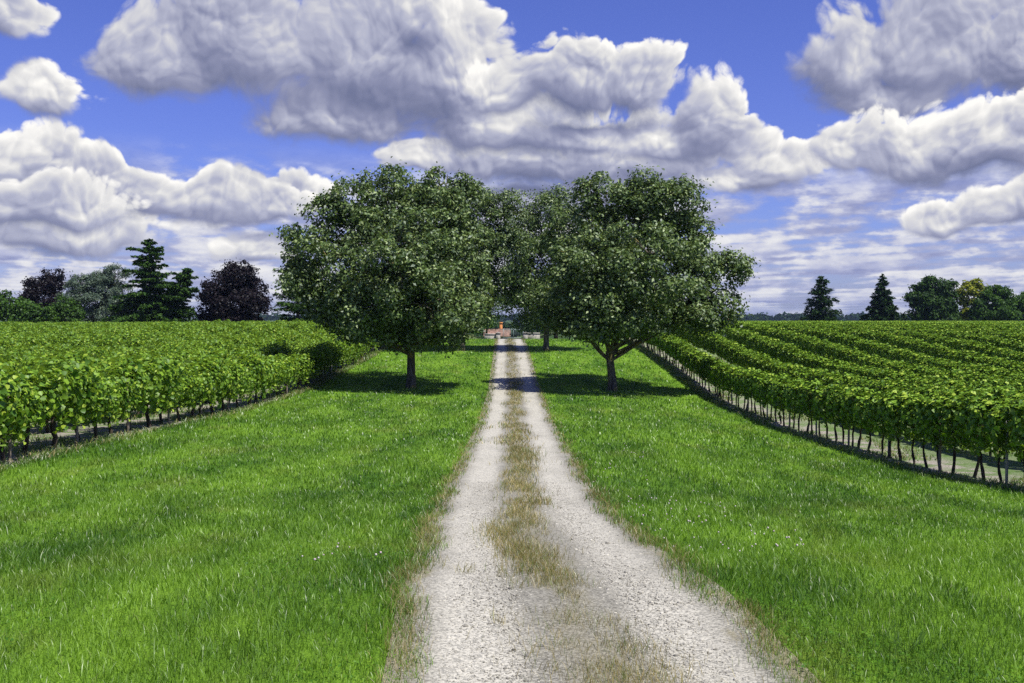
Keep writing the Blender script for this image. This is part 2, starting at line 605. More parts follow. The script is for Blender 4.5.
def track_material():
    m, n, out = material('white_limestone_gravel')
    pos = n.node('ShaderNodeNewGeometry').outputs['Position']
    at_ = n.node('ShaderNodeAttribute', attribute_name='across').outputs['Fac']      # metres from the middle of the track
    x, y, z = n.sep(pos)
    ad = n.math('ABSOLUTE', at_)
    st = n.noise(pos, 70.0, 6.0, 0.75, dims='2D')
    vo = n.node('ShaderNodeTexVoronoi', voronoi_dimensions='2D', feature='F1')
    n.put(vo.inputs['Vector'], pos)
    vo.inputs['Scale'].default_value = 75.0
    cell = n.sep(vo.outputs['Color'])[0]
    stone = n.math('MULTIPLY_ADD', cell, 0.38, n.math('MULTIPLY_ADD', st, 0.5, 0.08))
    big = n.noise(n.vmath('MULTIPLY', pos, (1.0, 0.35, 1.0)), 1.3, 4.0, 0.6, dims='2D')
    light = n.mix(n.ramp(stone, 0.22, 0.75), (0.20, 0.195, 0.165), (0.55, 0.525, 0.43))
    grey = n.mix(n.ramp(stone, 0.25, 0.85), (0.115, 0.11, 0.09), (0.36, 0.345, 0.28))
    # the wheel ruts are rubbed whiter than the shoulders and the middle
    rut = n.ramp(n.math('ABSOLUTE', n.math('SUBTRACT', ad, 0.68)), 0.42, 0.10)
    wf = n.math('ADD', n.math('MULTIPLY', rut, 0.85), n.math('MULTIPLY_ADD', big, 1.5, -0.68), clamp=True)
    col = n.mix(wf, grey, light)
    # dry earth under the grass of the middle strip and along both edges
    w1 = n.noise(n.vmath('MULTIPLY', pos, (1.0, 0.5, 1.0)), 3.2, 5.0, 0.65, dims='2D')
    e = n.math('ADD', ad, n.math('MULTIPLY_ADD', w1, 0.9, n.math('MULTIPLY_ADD', st, 0.35, -0.62)))
    earth = n.math('MAXIMUM', n.math('MULTIPLY', n.ramp(e, 0.30, 0.0), 0.45), n.ramp(e, 1.08, 1.22))
    col = n.mix(n.math('MULTIPLY', earth, 0.60), col, n.mix(n.ramp(st, 0.3, 0.7), (0.12, 0.105, 0.05), (0.26, 0.23, 0.12)))
    principled(n, out, col, 0.95, 0.15, bump(n, n.math('MULTIPLY_ADD', vo.outputs['Distance'], -0.8, n.math('MULTIPLY', st, 0.8)), 0.007, 0.5))
    return m


# ------------------------------------------------------------------ ground sheet and gravel track
def axis_points(core, step, far, growth):
    pts = list(np.arange(0, core, step))
    p, s = core, step
    while p < far:
        pts.append(p)
        s *= growth
        p += s
    pts.append(far)
    return np.array(pts)


hx = axis_points(30, 0.75, 4000, 1.13)
GX = np.concatenate([-hx[:0:-1], hx])
GY = np.concatenate([np.arange(-60, 0, 3.0), np.arange(0, 110, 0.5), 110 + axis_points(40, 1.5, 4600, 1.07)])
xx, yy = np.meshgrid(GX, GY)
zz = ground_z(xx, yy)
nx, ny = len(GX), len(GY)
idx = np.arange(nx * ny).reshape(ny, nx)
gf = np.stack([idx[:-1, :-1], idx[:-1, 1:], idx[1:, 1:], idx[1:, :-1]], -1).reshape(-1, 4)
ground = link('ground', quads('ground', np.stack([xx, yy, zz], -1).reshape(-1, 3), gf, ground_material(), True))
tag(ground, 'green mown lawn and pale vineyard soil dipping to a low crest', None, None, 'structure')

# the track lies on the lawn, follows the same rows of heights and ends at the gate
ty = GY[(GY >= -12) & (GY <= 90)]
ta = np.linspace(-TRACK_HALF - 0.12, TRACK_HALF + 0.12, 19)
cx = track_x(ty)
grow = 1.0
tx = cx[:, None] + ta[None]
tz = ground_z(tx, ty[:, None] + 0 * tx) + 0.006 + 0.028 * np.clip(1 - np.abs(ta / 0.34), 0, 1)[None] ** 0.7 \
    + 0.012 * np.exp(-((np.abs(ta) - TRACK_HALF) / 0.2) ** 2)[None]
tv = np.stack([tx, np.repeat(ty[:, None], len(ta), 1), tz], -1).reshape(-1, 3)
ti = np.arange(len(ty) * len(ta)).reshape(len(ty), len(ta))
tf = np.stack([ti[:-1, :-1], ti[:-1, 1:], ti[1:, 1:], ti[1:, :-1]], -1).reshape(-1, 4)
track = link('gravel_track', quads('gravel_track', tv, tf, track_material(), True, {'across': np.tile(ta, len(ty))}))
tag(track, 'white gravel farm track with two wheel ruts between lawns', None, None, 'structure')

# ------------------------------------------------------------------ leaves
def unit(v):
    return v / (np.linalg.norm(v, axis=-1, keepdims=True) + 1e-9)


def kites(P, N, L, W, rg, fold=0.25, round_=False):
    """Leaf blades at points P, facing N, length L, width W. Kite leaves are one folded quad, round ones two."""
    n = len(P)
    N = unit(N)
    t = unit(np.cross(N, rg.standard_normal((n, 3))))
    b = np.cross(N, t)
    L = np.broadcast_to(L, (n,))[:, None]
    W = np.broadcast_to(W, (n,))[:, None]
    if not round_:
        v = np.stack([P - t * L * 0.5, P + b * W * 0.5 + N * W * fold, P + t * L * 0.5 - N * L * 0.10, P - b * W * 0.5 + N * W * fold], 1)
        f = np.arange(n * 4).reshape(n, 4)[:, ::-1]
        return v.reshape(-1, 3), f
    v = np.stack([P - t * L * 0.45, P - t * L * 0.22 + b * W * 0.55 + N * W * fold, P + t * L * 0.25 + b * W * 0.42 + N * W * fold * 0.6,
                  P + t * L * 0.55 - N * L * 0.12, P + t * L * 0.25 - b * W * 0.42 + N * W * fold * 0.6, P - t * L * 0.22 - b * W * 0.55 + N * W * fold], 1)
    k = np.arange(n)[:, None] * 6
    f = np.concatenate([k + np.array([[0, 1, 2, 3]]), k + np.array([[0, 3, 4, 5]])], 1).reshape(-1, 4)[:, ::-1]
    return v.reshape(-1, 3), f


# ------------------------------------------------------------------ broad-leaved trees
def bez(a, b, c, n):
    t = np.linspace(0, 1, n)[:, None]
    return (1 - t) ** 2 * a + 2 * t * (1 - t) * b + t ** 2 * c


def value_noise(P, freq, seed):
    """Cheap smooth 3-D noise for clumping."""
    rg = np.random.default_rng(seed)
    s = 0.0
    for k in range(5):
        d = unit(rg.standard_normal(3)) * freq * (0.7 + 0.35 * k)
        s = s + np.sin(P @ d + rg.uniform(0, 6.28))
    return s / 5.0


def broad_tree(name, base, lobes, trunk, leaf_m, bark_m, seed, n_anchor, per, leaf=(0.20, 0.100), spread=0.42, limbs=True,
               gap=0.25, droop=0.1, shell=0.42, cr=0.75, label=None, cat='tree', group=None):
    """base: ground point; lobes: (dx, dy, dz, rx, ry, rz) ellipsoids from the base; trunk: (height of the fork, radius, lean x, lean y)."""
    rg = np.random.default_rng(seed)
    root = bpy.data.objects.new(name, None)
    root.empty_display_size = 0.5
    COL.objects.link(root)
    root.location = base
    tag(root, label, cat, group)
    lobes = np.array(lobes, float)
    C, Rr = lobes[:, :3], lobes[:, 3:]
    # boughs: leafy clumps in the outer shell of each lobe, thinned so that gaps open between them
    total = n_anchor * per
    n_cl = max(14, int(n_anchor * 0.22))
    vol = Rr.prod(1) ** 0.70
    cnt = np.maximum(2, (vol / vol.sum() * n_cl * (1.5 + gap))).astype(int)
    A, D = [], []
    for c, r, m in zip(C, Rr, cnt):
        d = unit(rg.standard_normal((m, 3)))
        rad = rg.uniform(0.2, 1.0, m) ** shell
        A.append(c + d * (rad * (1 + 0.10 * rg.standard_normal(m)))[:, None] * np.maximum(r - cr * 0.25, r * 0.5))
        D.append(unit(d / r))
    A = np.vstack(A)
    D = np.vstack(D)
    depth = np.min(np.linalg.norm((A[:, None] - C[None]) / Rr[None], axis=2), axis=1)
    keep = (depth > 0.45) | (rg.random(len(A)) < 0.30)
    nz = value_noise(A, 2.0 / cr, seed + 5) + 0.5 * rg.standard_normal(len(A))
    keep &= nz > np.quantile(nz, gap)
    A, D = A[keep], D[keep]
    sel = rg.permutation(len(A))[:n_cl]
    A, D = A[sel], D[sel]
    rad = cr * rg.uniform(0.40, 1.30, len(A))
    wts = rad ** 2 / (rad ** 2).sum()
    ia = rg.choice(len(A), total, p=wts)
    n = total
    # leaves sit on the outer and upper side of their bough, a few inside it, some on twigs that stick out
    d = unit(rg.standard_normal((n, 3)) + 0.55 * D[ia] + np.array([0, 0, 0.35]))
    rr = rg.uniform(0.25, 1.0, n) ** 0.45
    lump = 1 + 0.22 * value_noise(d * 3.0 + A[ia], 1.6, seed + 3)
    twig = rg.random(n) < 0.20
    rr = rr * lump * np.where(twig, rg.uniform(1.0, 1.75, n), 1.0)
    P = A[ia] + d * (rr * rad[ia])[:, None] * np.array([1.0, 1.0, 0.72])
    P[:, 2] -= droop * rg.random(n) * 1.5
    P[:, 2] = np.maximum(P[:, 2], 0.25)
    N = unit(np.array([0, 0, 0.55]) + 0.75 * d + 0.60 * rg.standard_normal((n, 3)))
    s = rg.uniform(0.65, 1.25, n)
    v, f = kites(P, N, leaf[0] * s, leaf[1] * s, rg)
    link('crown', quads('crown', v, f, leaf_m), root)
    # trunk, limbs to the lobes, branches towards the sprays
    hf, tr, lx, ly = trunk
    mb = MB()
    fork = np.array([lx, ly, hf])
    tpts = bez(np.array([0, 0, -0.25]), np.array([lx * 0.2, ly * 0.2, hf * 0.5]), fork, 9)
    trad = tr * (1.0 + 0.45 * np.exp(-np.linspace(0, 6, 9)) - 0.22 * np.linspace(0, 1, 9))
    mb.tube(tpts, trad, 12, True, 0.03, rg)
    if limbs:
        nodes = []
        for c, r in zip(C, Rr):
            if c[2] - hf < 0.45 * math.hypot(c[0] - lx, c[1] - ly):
                continue
            st = tpts[-1 - rg.integers(0, 3)]
            end = c + np.array([0, 0, 0.25]) * r
            midp = st * 0.45 + end * 0.55 + np.array([0, 0, -0.12 * np.linalg.norm(end - st)]) + rg.standard_normal(3) * 0.25
            if end[2] < st[2] + 0.3:
                midp[2] = st[2] + 0.4
            p = bez(st, midp, end, 9)
            rl = tr * 0.36 * np.linspace(1, 0.2, 9)
            mb.tube(p, rl, 8, False, 0.03, rg)
            nodes.append(p[3:])
        nodes = np.vstack(nodes)
        pick = rg.permutation(len(A))[:min(len(A), 260)]
        for a in A[pick]:
            d = np.linalg.norm(nodes - a, axis=1) + 0.6 * np.maximum(0, nodes[:, 2] - a[2])
            s0 = nodes[np.argmin(d)]
            ln = np.linalg.norm(a - s0)
            if ln < 0.3:
                continue
            p = bez(s0, (s0 + a) / 2 + rg.standard_normal(3) * 0.10 * ln + np.array([0, 0, 0.1 * ln]), a, 5)
            mb.tube(p, np.linspace(min(0.05, 0.018 * ln + 0.012), 0.008, 5), 5, False)
    link('trunk', mb.mesh('trunk', bark_m, True), root)
    return root


# ------------------------------------------------------------------ conifers
def conifer(name, base, height, profile, leaf_m, bark_m, seed, whorls=26, per_whorl=7, up=0.15, droop=0.25, spray=(0.5, 0.16), dens=16,
            trunk_r=0.22, bare=0.0, stems=((0, 0, 1.0, 0.0),), plate=0.0, ragged=0.25, label=None, group=None, flat=0.35):
    """profile(t) -> branch length at relative height t. stems: (dx, dy, scale, lean)."""
    rg = np.random.default_rng(seed)
    root = bpy.data.objects.new(name, None)
    COL.objects.link(root)
    root.location = base
    tag(root, label, 'tree', group)
    tm = MB()
    V, F, k = [], [], 0
    for (sx, sy, scl, lean) in stems:
        H = height * scl
        top = np.array([sx + lean * H, sy, H])
        tp = bez(np.array([sx * 0.1, sy * 0.1, -0.25]), np.array([sx * 0.7, sy * 0.7, H * 0.35]), top, 12)
        tm.tube(tp, trunk_r * scl * np.linspace(1, 0.12, 12), 8, True)
        for w in range(whorls):
            a0 = rg.uniform(0, 6.28)
            for b in range(per_whorl):
                t = min(0.995, bare + (1 - bare) * (w + rg.uniform(-0.2, 1.0)) / whorls)
                t = max(t, bare * 0.9)
                fi = t * 11
                i0 = min(int(fi), 10)
                q = tp[i0] * (1 - (fi - i0)) + tp[i0 + 1] * (fi - i0)
                ang = a0 + b * 6.283 / per_whorl + rg.uniform(-0.35, 0.35)
                if rg.random() < 0.14:
                    continue
                ln = profile(t) * scl * (1 + ragged * rg.standard_normal())
                if ln < 0.15:
                    continue
                d = np.array([math.cos(ang), math.sin(ang), 0.0])
                e = q + d * ln + np.array([0, 0, ln * (up - droop * (1 - t))])
                m = q + d * ln * 0.5 + np.array([0, 0, ln * (up * 0.9)])
                bp = bez(q, m, e, 6)
                tm.tube(bp, np.linspace(0.03 + 0.012 * ln, 0.008, 6), 4, False)
                nn = max(4, int(dens * ln))
                tt = rg.uniform(0.12, 1.05, nn)
                P = bez(q, m, e, 32)[np.clip((tt * 31).astype(int), 0, 31)]
                side = np.cross(d, [0, 0, 1.0])
                wide = ln * flat * (1.05 - tt) * rg.uniform(-1, 1, nn) + rg.normal(0, 0.06, nn)
                P = P + side[None] * wide[:, None] + d[None] * np.abs(wide)[:, None] * 0.3
                P[:, 2] += rg.normal(0, 0.06 + 0.03 * ln * (1 - plate), nn) - 0.12 * np.abs(wide)
                N = unit(np.array([0, 0, 1.0]) + 0.55 * rg.standard_normal((nn, 3)))
                # sprays point outwards along the branch
                s = rg.uniform(0.6, 1.3, nn)
                tdir = unit(d[None] + 0.55 * rg.standard_normal((nn, 3)) + side[None] * np.sign(wide)[:, None] * 0.5)
                bdir = np.cross(N, tdir)
                L = (spray[0] * s)[:, None]
                W = (spray[1] * s)[:, None]
                v = np.stack([P - tdir * L * 0.4, P + bdir * W, P + tdir * L * 0.6 - np.array([0, 0, 0.12]) * L, P - bdir * W], 1).reshape(-1, 3)
                V.append(v)
                F.append(np.arange(nn * 4).reshape(nn, 4) + k)
                k += nn * 4
    V = np.vstack(V)
    V[:, 2] = np.maximum(V[:, 2], 0.1)
    link('crown', quads('crown', V, np.vstack(F), leaf_m), root)
    link('trunk', tm.mesh('trunk', bark_m, True), root)
    return root

# ------------------------------------------------------------------ tree materials
M_WALNUT = leaf_material('walnut_leaves', (0.024, 0.056, 0.011), (0.135, 0.205, 0.046), 0.20, 0.035, 0.5, tint=((0.26, 0.33, 0.12), 0.16), under=(0.13, 0.18, 0.08))
M_DENSE = leaf_material('dark_broad_leaves', (0.012, 0.034, 0.006), (0.052, 0.110, 0.016), 0.22, 0.012)
M_COPPER = leaf_material('copper_beech_leaves', (0.004, 0.003, 0.004), (0.016, 0.010, 0.012), 0.06, 0.012)
M_CEDAR = leaf_material('cedar_needles', (0.010, 0.036, 0.006), (0.065, 0.130, 0.022), 0.12, 0.008)
M_BLUE = leaf_material('blue_cedar_needles', (0.040, 0.075, 0.050), (0.140, 0.185, 0.120), 0.12, 0.015)
M_SPRUCE = leaf_material('spruce_needles', (0.006, 0.020, 0.005), (0.030, 0.066, 0.015), 0.10, 0.006)
M_ACACIA = leaf_material('golden_leaves', (0.090, 0.150, 0.010), (0.36, 0.36, 0.030), 0.30, 0.015)
M_BUSH = leaf_material('bush_leaves', (0.020, 0.055, 0.008), (0.070, 0.145, 0.016), 0.25, 0.012)
M_FRESH = leaf_material('fresh_green_leaves', (0.050, 0.110, 0.015), (0.160, 0.260, 0.040), 0.30, 0.05)
M_BARK = bark_material('walnut_bark', (0.045, 0.040, 0.030), (0.150, 0.135, 0.105), (0.26, 0.22, 0.050))
M_BARK2 = bark_material('dark_bark', (0.030, 0.024, 0.018), (0.095, 0.075, 0.055))


def spot(px, dist):
    x = (px - 512.0) / FPX * dist
    return np.array([x, dist, float(ground_z(x, dist))])


def lobes_from(base, dist, items):
    """Crown lobes measured on the photograph, set round the trunk at their real size and depth."""
    out = []
    for it in items:
        px, py, rx, rz = it[:4]
        dy = it[4] if len(it) > 4 else 0.0
        x, z = at(px, py, dist + dy)
        k = (dist + dy) / FPX
        out.append((x - base[0], dy, z - base[2], rx * k, (it[5] if len(it) > 5 else 0.95) * rx * k, rz * k))
    return out


# the two walnut trees that frame the track
DW = 47.0
bR = spot(613, DW)
bL = spot(411, DW)
LOB_R = [(734, 265, 15, 10, 0), (572, 318, 24, 16, -0.5), (606, 324, 34, 14, -2.0), (668, 318, 28, 18, -0.5), (700, 316, 22, 16, 0.6), (640, 320, 40, 14, 1.5), (606, 203, 28, 34, 0.3), (664, 208, 34, 36, 0.4), (590, 190, 12, 14, 0), (640, 184, 10, 12, 0.2), (690, 198, 14, 16, 0), (640, 232, 58, 50, 2.0), (694, 252, 32, 34, 0.2), (722, 268, 22, 17, 0), (714, 300, 22, 24, 0.3),
         (650, 268, 56, 50, -2.3), (600, 272, 46, 48, -1.8), (568, 250, 28, 42, 0.8), (690, 302, 32, 30, -0.9), (618, 312, 40, 24, -2.6),
         (652, 320, 24, 16, -1.0), (566, 302, 32, 32, -0.6), (624, 300, 60, 32, 2.2), (586, 205, 18, 26, 0.8)]
LOB_L = [(352, 200, 22, 22, 0.2), (334, 238, 22, 26, 0.3), (352, 322, 20, 18, -0.5), (378, 332, 30, 17, -1.8), (436, 332, 32, 15, -1.6), (468, 322, 16, 22, 0.2), (400, 332, 44, 16, 1.0), (440, 192, 24, 28, 0.2), (448, 178, 8, 12, 0), (372, 182, 10, 12, 0.1), (388, 206, 36, 36, 0.2), (415, 225, 58, 50, 2.0), (344, 222, 30, 34, 0.2), (326, 205, 14, 16, 0), (306, 252, 24, 32, 0.3), (332, 275, 42, 44, -1.3),
         (396, 262, 58, 54, -2.4), (450, 258, 36, 52, -0.4), (366, 306, 46, 30, -1.8), (424, 304, 52, 32, -2.6), (466, 300, 26, 34, 0),
         (322, 300, 24, 22, 0.2), (302, 282, 22, 28, 0.5), (400, 300, 70, 34, 2.2), (464, 208, 18, 30, 0.9)]
broad_tree('walnut_tree', bR, lobes_from(bR, DW, LOB_R), (1.9, 0.21, -0.2, 0.0), M_WALNUT, M_BARK, 21, 3200, 26, gap=0.42, cr=0.60,
           label='rounded walnut tree with a forked lichen-stained trunk on the right lawn', group='walnut trees flanking the track')
broad_tree('walnut_tree', bL, lobes_from(bL, DW, LOB_L), (2.1, 0.21, 0.0, 0.0), M_WALNUT, M_BARK, 22, 3400, 26, gap=0.38, cr=0.60,
           label='broad walnut tree with a straight single trunk on the left lawn', group='walnut trees flanking the track')

# the next pair, half hidden behind them by the end of the track
DB = 70.0
b2 = spot(546, DB)
broad_tree('walnut_tree', b2, lobes_from(b2, DB, [(518, 222, 24, 32), (504, 228, 20, 36), (558, 226, 28, 40), (540, 268, 42, 42, -0.8), (522, 280, 22, 28), (580, 270, 30, 44), (545, 300, 46, 28, 0.5), (504, 264, 14, 28)]),
           (2.6, 0.2, 0.1, 0), M_WALNUT, M_BARK, 23, 2500, 22, gap=0.22,
           label='walnut tree half hidden behind the right walnut, close to the gate', group='walnut trees flanking the track')
b3 = spot(462, DB)
broad_tree('walnut_tree', b3, lobes_from(b3, DB, [(466, 212, 26, 32), (486, 226, 20, 36), (440, 232, 34, 44), (478, 258, 20, 44), (452, 282, 40, 42), (480, 296, 16, 30), (420, 280, 40, 44)]),
           (2.6, 0.2, 0.1, 0), M_WALNUT, M_BARK, 24, 2300, 22, gap=0.22,
           label='walnut tree half hidden behind the left walnut, close to the gate', group='walnut trees flanking the track')
# young light-green tree arching over the gate, further on
b4 = spot(486, 104)
broad_tree('young_tree', b4, lobes_from(b4, 104, [(488, 312, 16, 14), (500, 304, 15, 8), (478, 318, 16, 14), (494, 296, 18, 12)]), (2.2, 0.1, 0.2, 0), M_FRESH, M_BARK2, 31, 420, 16,
           label='light green young tree leaning over the left side of the gate')
b5 = spot(556, 100)
broad_tree('dark_tree', b5, lobes_from(b5, 100, [(545, 300, 22, 22), (575, 300, 34, 26), (540, 308, 12, 12), (556, 320, 34, 14), (600, 312, 30, 20)]), (2.2, 0.2, 0.0, 0), M_DENSE, M_BARK2, 32, 1000, 18,
           label='dense dark tree filling the space right of the gate')
b6 = spot(440, 100)
broad_tree('dark_tree', b6, lobes_from(b6, 100, [(468, 308, 20, 20), (440, 300, 34, 30), (410, 305, 34, 28), (455, 322, 34, 14), (380, 310, 30, 22), (345, 308, 30, 22)]), (2.2, 0.2, 0.0, 0), M_DENSE, M_BARK2, 33, 1100, 18,
           label='dense dark tree filling the space left of the gate')

# trees beyond the left vineyard
DL = 140.0
GL = 'trees behind the left vineyard'
b = spot(4, DL - 6)
broad_tree('round_bush', b, lobes_from(b, DL - 6, [(4, 306, 20, 14), (26, 314, 18, 12), (-18, 306, 22, 16), (40, 318, 14, 10)]), (0.8, 0.12, 0, 0), M_BUSH, M_BARK2, 41, 900, 14, (0.40, 0.22), 0.5, cr=0.9,
           label='dark green round bush at the far left end of the vineyard', cat='bush')
b = spot(42, DL + 14)
broad_tree('copper_beech', b, lobes_from(b, DL + 14, [(52, 282, 13, 15), (36, 292, 13, 15), (45, 300, 22, 18), (30, 304, 10, 12), (44, 320, 14, 12)]), (2.5, 0.25, 0, 0), M_COPPER, M_BARK2, 42, 900, 16, (0.40, 0.22), 0.5, cr=0.9, gap=0.2,
           label='small blackish copper beech rising behind the dark bush on the left', group=GL)
b = spot(92, DL + 4)
blue_lobes = [(120, 270, 17, 5), (104, 276, 16, 7), (84, 282, 17, 8), (112, 288, 22, 8), (76, 296, 22, 8), (100, 300, 30, 9), (122, 304, 18, 8), (70, 310, 20, 9), (96, 314, 34, 10), (126, 316, 16, 9), (104, 292, 20, 18, 1.0)]
broad_tree('blue_cedar', b, lobes_from(b, DL + 4, blue_lobes), (3.0, 0.3, 0, 0), M_BLUE, M_BARK2, 43, 1900, 15, (0.50, 0.12), 0.42, gap=0.3, droop=0.35,
           label='wide grey-green cedar with drooping layered boughs', group=GL)
b = spot(66, DL - 3)
broad_tree('small_bush', b, lobes_from(b, DL - 3, [(64, 308, 9, 11), (74, 314, 9, 9), (56, 316, 8, 8)]), (0.8, 0.1, 0, 0), M_BUSH, M_BARK2, 44, 330, 14, (0.34, 0.18), 0.4,
           label='small bright green bush in front of the grey-green cedar', cat='bush')
b = spot(150, DL)


def cedar_profile(t):
    return max(0.0, (1 - t)) ** 0.72 * 5.0 * (0.88 + 0.16 * math.sin(t * 31)) + 0.4


conifer('dark_cedar', b, 13.5, cedar_profile, M_CEDAR, M_BARK2, 45, 26, 8, up=0.14, droop=0.25, spray=(0.52, 0.14), dens=56, ragged=0.42, trunk_r=0.32, bare=0.2,
        stems=((0, 0, 1.0, 0.0), (4.3, 0.6, 0.70, 0.11)), plate=0.8, label='tall dark green cedar with a second leaning stem on its right', group=GL)
b = spot(231, DL + 2)
broad_tree('copper_beech', b, lobes_from(b, DL + 2, [(236, 276, 20, 14), (222, 288, 20, 20), (248, 292, 18, 20), (234, 302, 32, 22), (212, 306, 14, 16), (256, 308, 12, 16), (232, 320, 28, 14)]), (2.4, 0.3, 0, 0), M_COPPER, M_BARK2, 46, 1700, 16, (0.40, 0.22), 0.5, cr=1.0, gap=0.12,
           label='large rounded blackish-purple copper beech left of the broad walnut', group=GL)
b = spot(193, DL - 2)
conifer('small_conifer', b, 4.2, lambda t: 1.1 * (1 - t) + 0.15, M_CEDAR, M_BARK2, 47, 12, 6, spray=(0.4, 0.11), dens=22, trunk_r=0.08,
        label='small green conifer between the dark cedar and the copper beech', group=GL)
b = spot(298, 118)
conifer('feathery_pine', b, 13.5, lambda t: 3.6 * (1 - t) ** 0.6 * (0.8 + 0.3 * math.sin(t * 23)) + 0.3, M_CEDAR, M_BARK2, 48, 22, 7, up=0.2, droop=0.15, spray=(0.6, 0.10), dens=26, trunk_r=0.28, bare=0.12, plate=0.5,
        label='feathery pine partly hidden behind the left walnut crown', group=GL)

# trees beyond the right vineyard
DR = 206.0
GR = 'trees behind the right vineyard'
b = spot(821, DR)
conifer('spruce', b, 11.2, lambda t: 5.2 * (1 - t) ** 0.85 * (0.9 + 0.2 * math.sin(t * 37)) + 0.25, M_SPRUCE, M_BARK2, 51, 20, 7, up=0.30, droop=0.28, spray=(0.8, 0.16), dens=17, trunk_r=0.3, bare=0.14, ragged=0.16,
        label='open-branched dark spruce standing alone, showing sky through its lower boughs', group=GR)
b = spot(882, DR)
conifer('spruce', b, 11.4, lambda t: 4.5 * (1 - t) ** 0.9 + 0.2, M_SPRUCE, M_BARK2, 52, 26, 8, up=0.10, droop=0.30, spray=(0.8, 0.20), dens=22, trunk_r=0.3, bare=0.05, ragged=0.14,
        label='dense cone-shaped dark spruce left of the round leafy tree', group=GR)
b = spot(932, DR)
broad_tree('leafy_tree', b, lobes_from(b, DR, [(928, 286, 11, 10), (944, 288, 10, 9), (920, 296, 12, 11), (946, 302, 14, 14), (930, 304, 20, 16), (914, 312, 10, 9), (936, 318, 22, 9)]), (2.4, 0.25, 0, 0), M_DENSE, M_BARK2, 53, 1100, 16, (0.60, 0.34), 0.7, cr=1.2, gap=0.22,
           label='round-headed dark green leafy tree beyond the right vineyard', group=GR)
b = spot(971, DR)
broad_tree('golden_tree', b, lobes_from(b, DR, [(974, 285, 8, 5), (966, 290, 8, 5), (980, 292, 10, 5), (966, 300, 7, 5), (974, 306, 9, 6), (968, 313, 8, 6)]), (3.4, 0.16, 0, 0), M_ACACIA, M_BARK2, 54, 420, 14, (0.55, 0.3), 0.55, cr=0.9, gap=0.3,
           label='yellow-green tree with thin layered foliage beside a darker tree', group=GR)
b = spot(994, DR - 3)
broad_tree('leafy_tree', b, lobes_from(b, DR - 3, [(996, 292, 10, 8), (988, 302, 13, 13), (1002, 304, 11, 13), (994, 315, 20, 10), (982, 312, 10, 9)]), (1.8, 0.22, 0, 0), M_BUSH, M_BARK2, 55, 900, 16, (0.60, 0.30), 0.6, cr=1.1, gap=0.1,
           label='dark green domed tree right of the yellow-green tree', group=GR)
b = spot(1020, DR)
broad_tree('hedge_bush', b, lobes_from(b, DR, [(1022, 302, 12, 9), (1036, 300, 14, 10), (1014, 311, 10, 10), (1030, 313, 20, 9)]), (0.9, 0.15, 0, 0), M_BUSH, M_BARK2, 56, 800, 14, (0.60, 0.3), 0.6, cr=1.1, gap=0.1,
           label='low leafy bush at the right end of the far tree line', cat='bush')

# far wood on the plain
fv, ff, fk = [], [], 0
rw = np.random.default_rng(77)
crowns = []
for i in range(210):
    X = rw.uniform(-420, 760)
    Y = rw.uniform(1250, 1600)
    crowns.append((X, Y, rw.uniform(9, 15), rw.uniform(12.5, 18.0)))
for i in range(60):
    crowns.append((rw.uniform(-40, 45), rw.uniform(420, 520), rw.uniform(4.5, 7), rw.uniform(6.6, 8.8)))
for (X, Y, r, h) in crowns:
    gz = float(ground_z(X, Y))
    m = 130
    d = unit(rw.standard_normal((m, 3)))
    d[:, 2] = np.abs(d[:, 2]) * rw.uniform(-0.3, 1, m)
    P = np.array([X, Y, gz + h * 0.5]) + d * np.array([r, r, h * 0.5]) * rw.uniform(0.75, 1.05, m)[:, None]
    s = r * 0.42
    v, f = kites(P, unit(d + 0.6 * rw.standard_normal((m, 3))), s * rw.uniform(0.6, 1.3, m), s * rw.uniform(0.6, 1.2, m), rw)
    fv.append(v)
    ff.append(f + fk)
    fk += len(v)
wood = link('distant_wood', quads('distant_wood', np.vstack(fv), np.vstack(ff), leaf_material('far_wood_leaves', (0.008, 0.022, 0.008), (0.024, 0.050, 0.014), 0.15, 0.004)))
tag(wood, 'dark blue line of far woodland on the horizon', None, None, 'stuff')

# ------------------------------------------------------------------ vineyards
M_VINE_L = leaf_material('sprawling_vine_leaves', (0.055, 0.140, 0.010), (0.245, 0.405, 0.028), 0.33, 0.025, 0.5, tint=((0.36, 0.48, 0.05), 0.09), under=(0.19, 0.28, 0.06))
M_VINE_R = leaf_material('clipped_vine_leaves', (0.045, 0.118, 0.009), (0.230, 0.385, 0.030), 0.20, 0.02, 0.5, tint=((0.34, 0.46, 0.05), 0.14), under=(0.14, 0.22, 0.05))
M_VINEWOOD = bark_material('vine_wood', (0.020, 0.016, 0.012), (0.075, 0.060, 0.045), None, 14.0)
M_STAKE = plain_material('weathered_stake', (0.20, 0.17, 0.135), 0.85, 0.3, 12.0)
M_STEEL = plain_material('galvanised_post', (0.36, 0.37, 0.37), 0.45, 0.12, 10.0, 0.5)


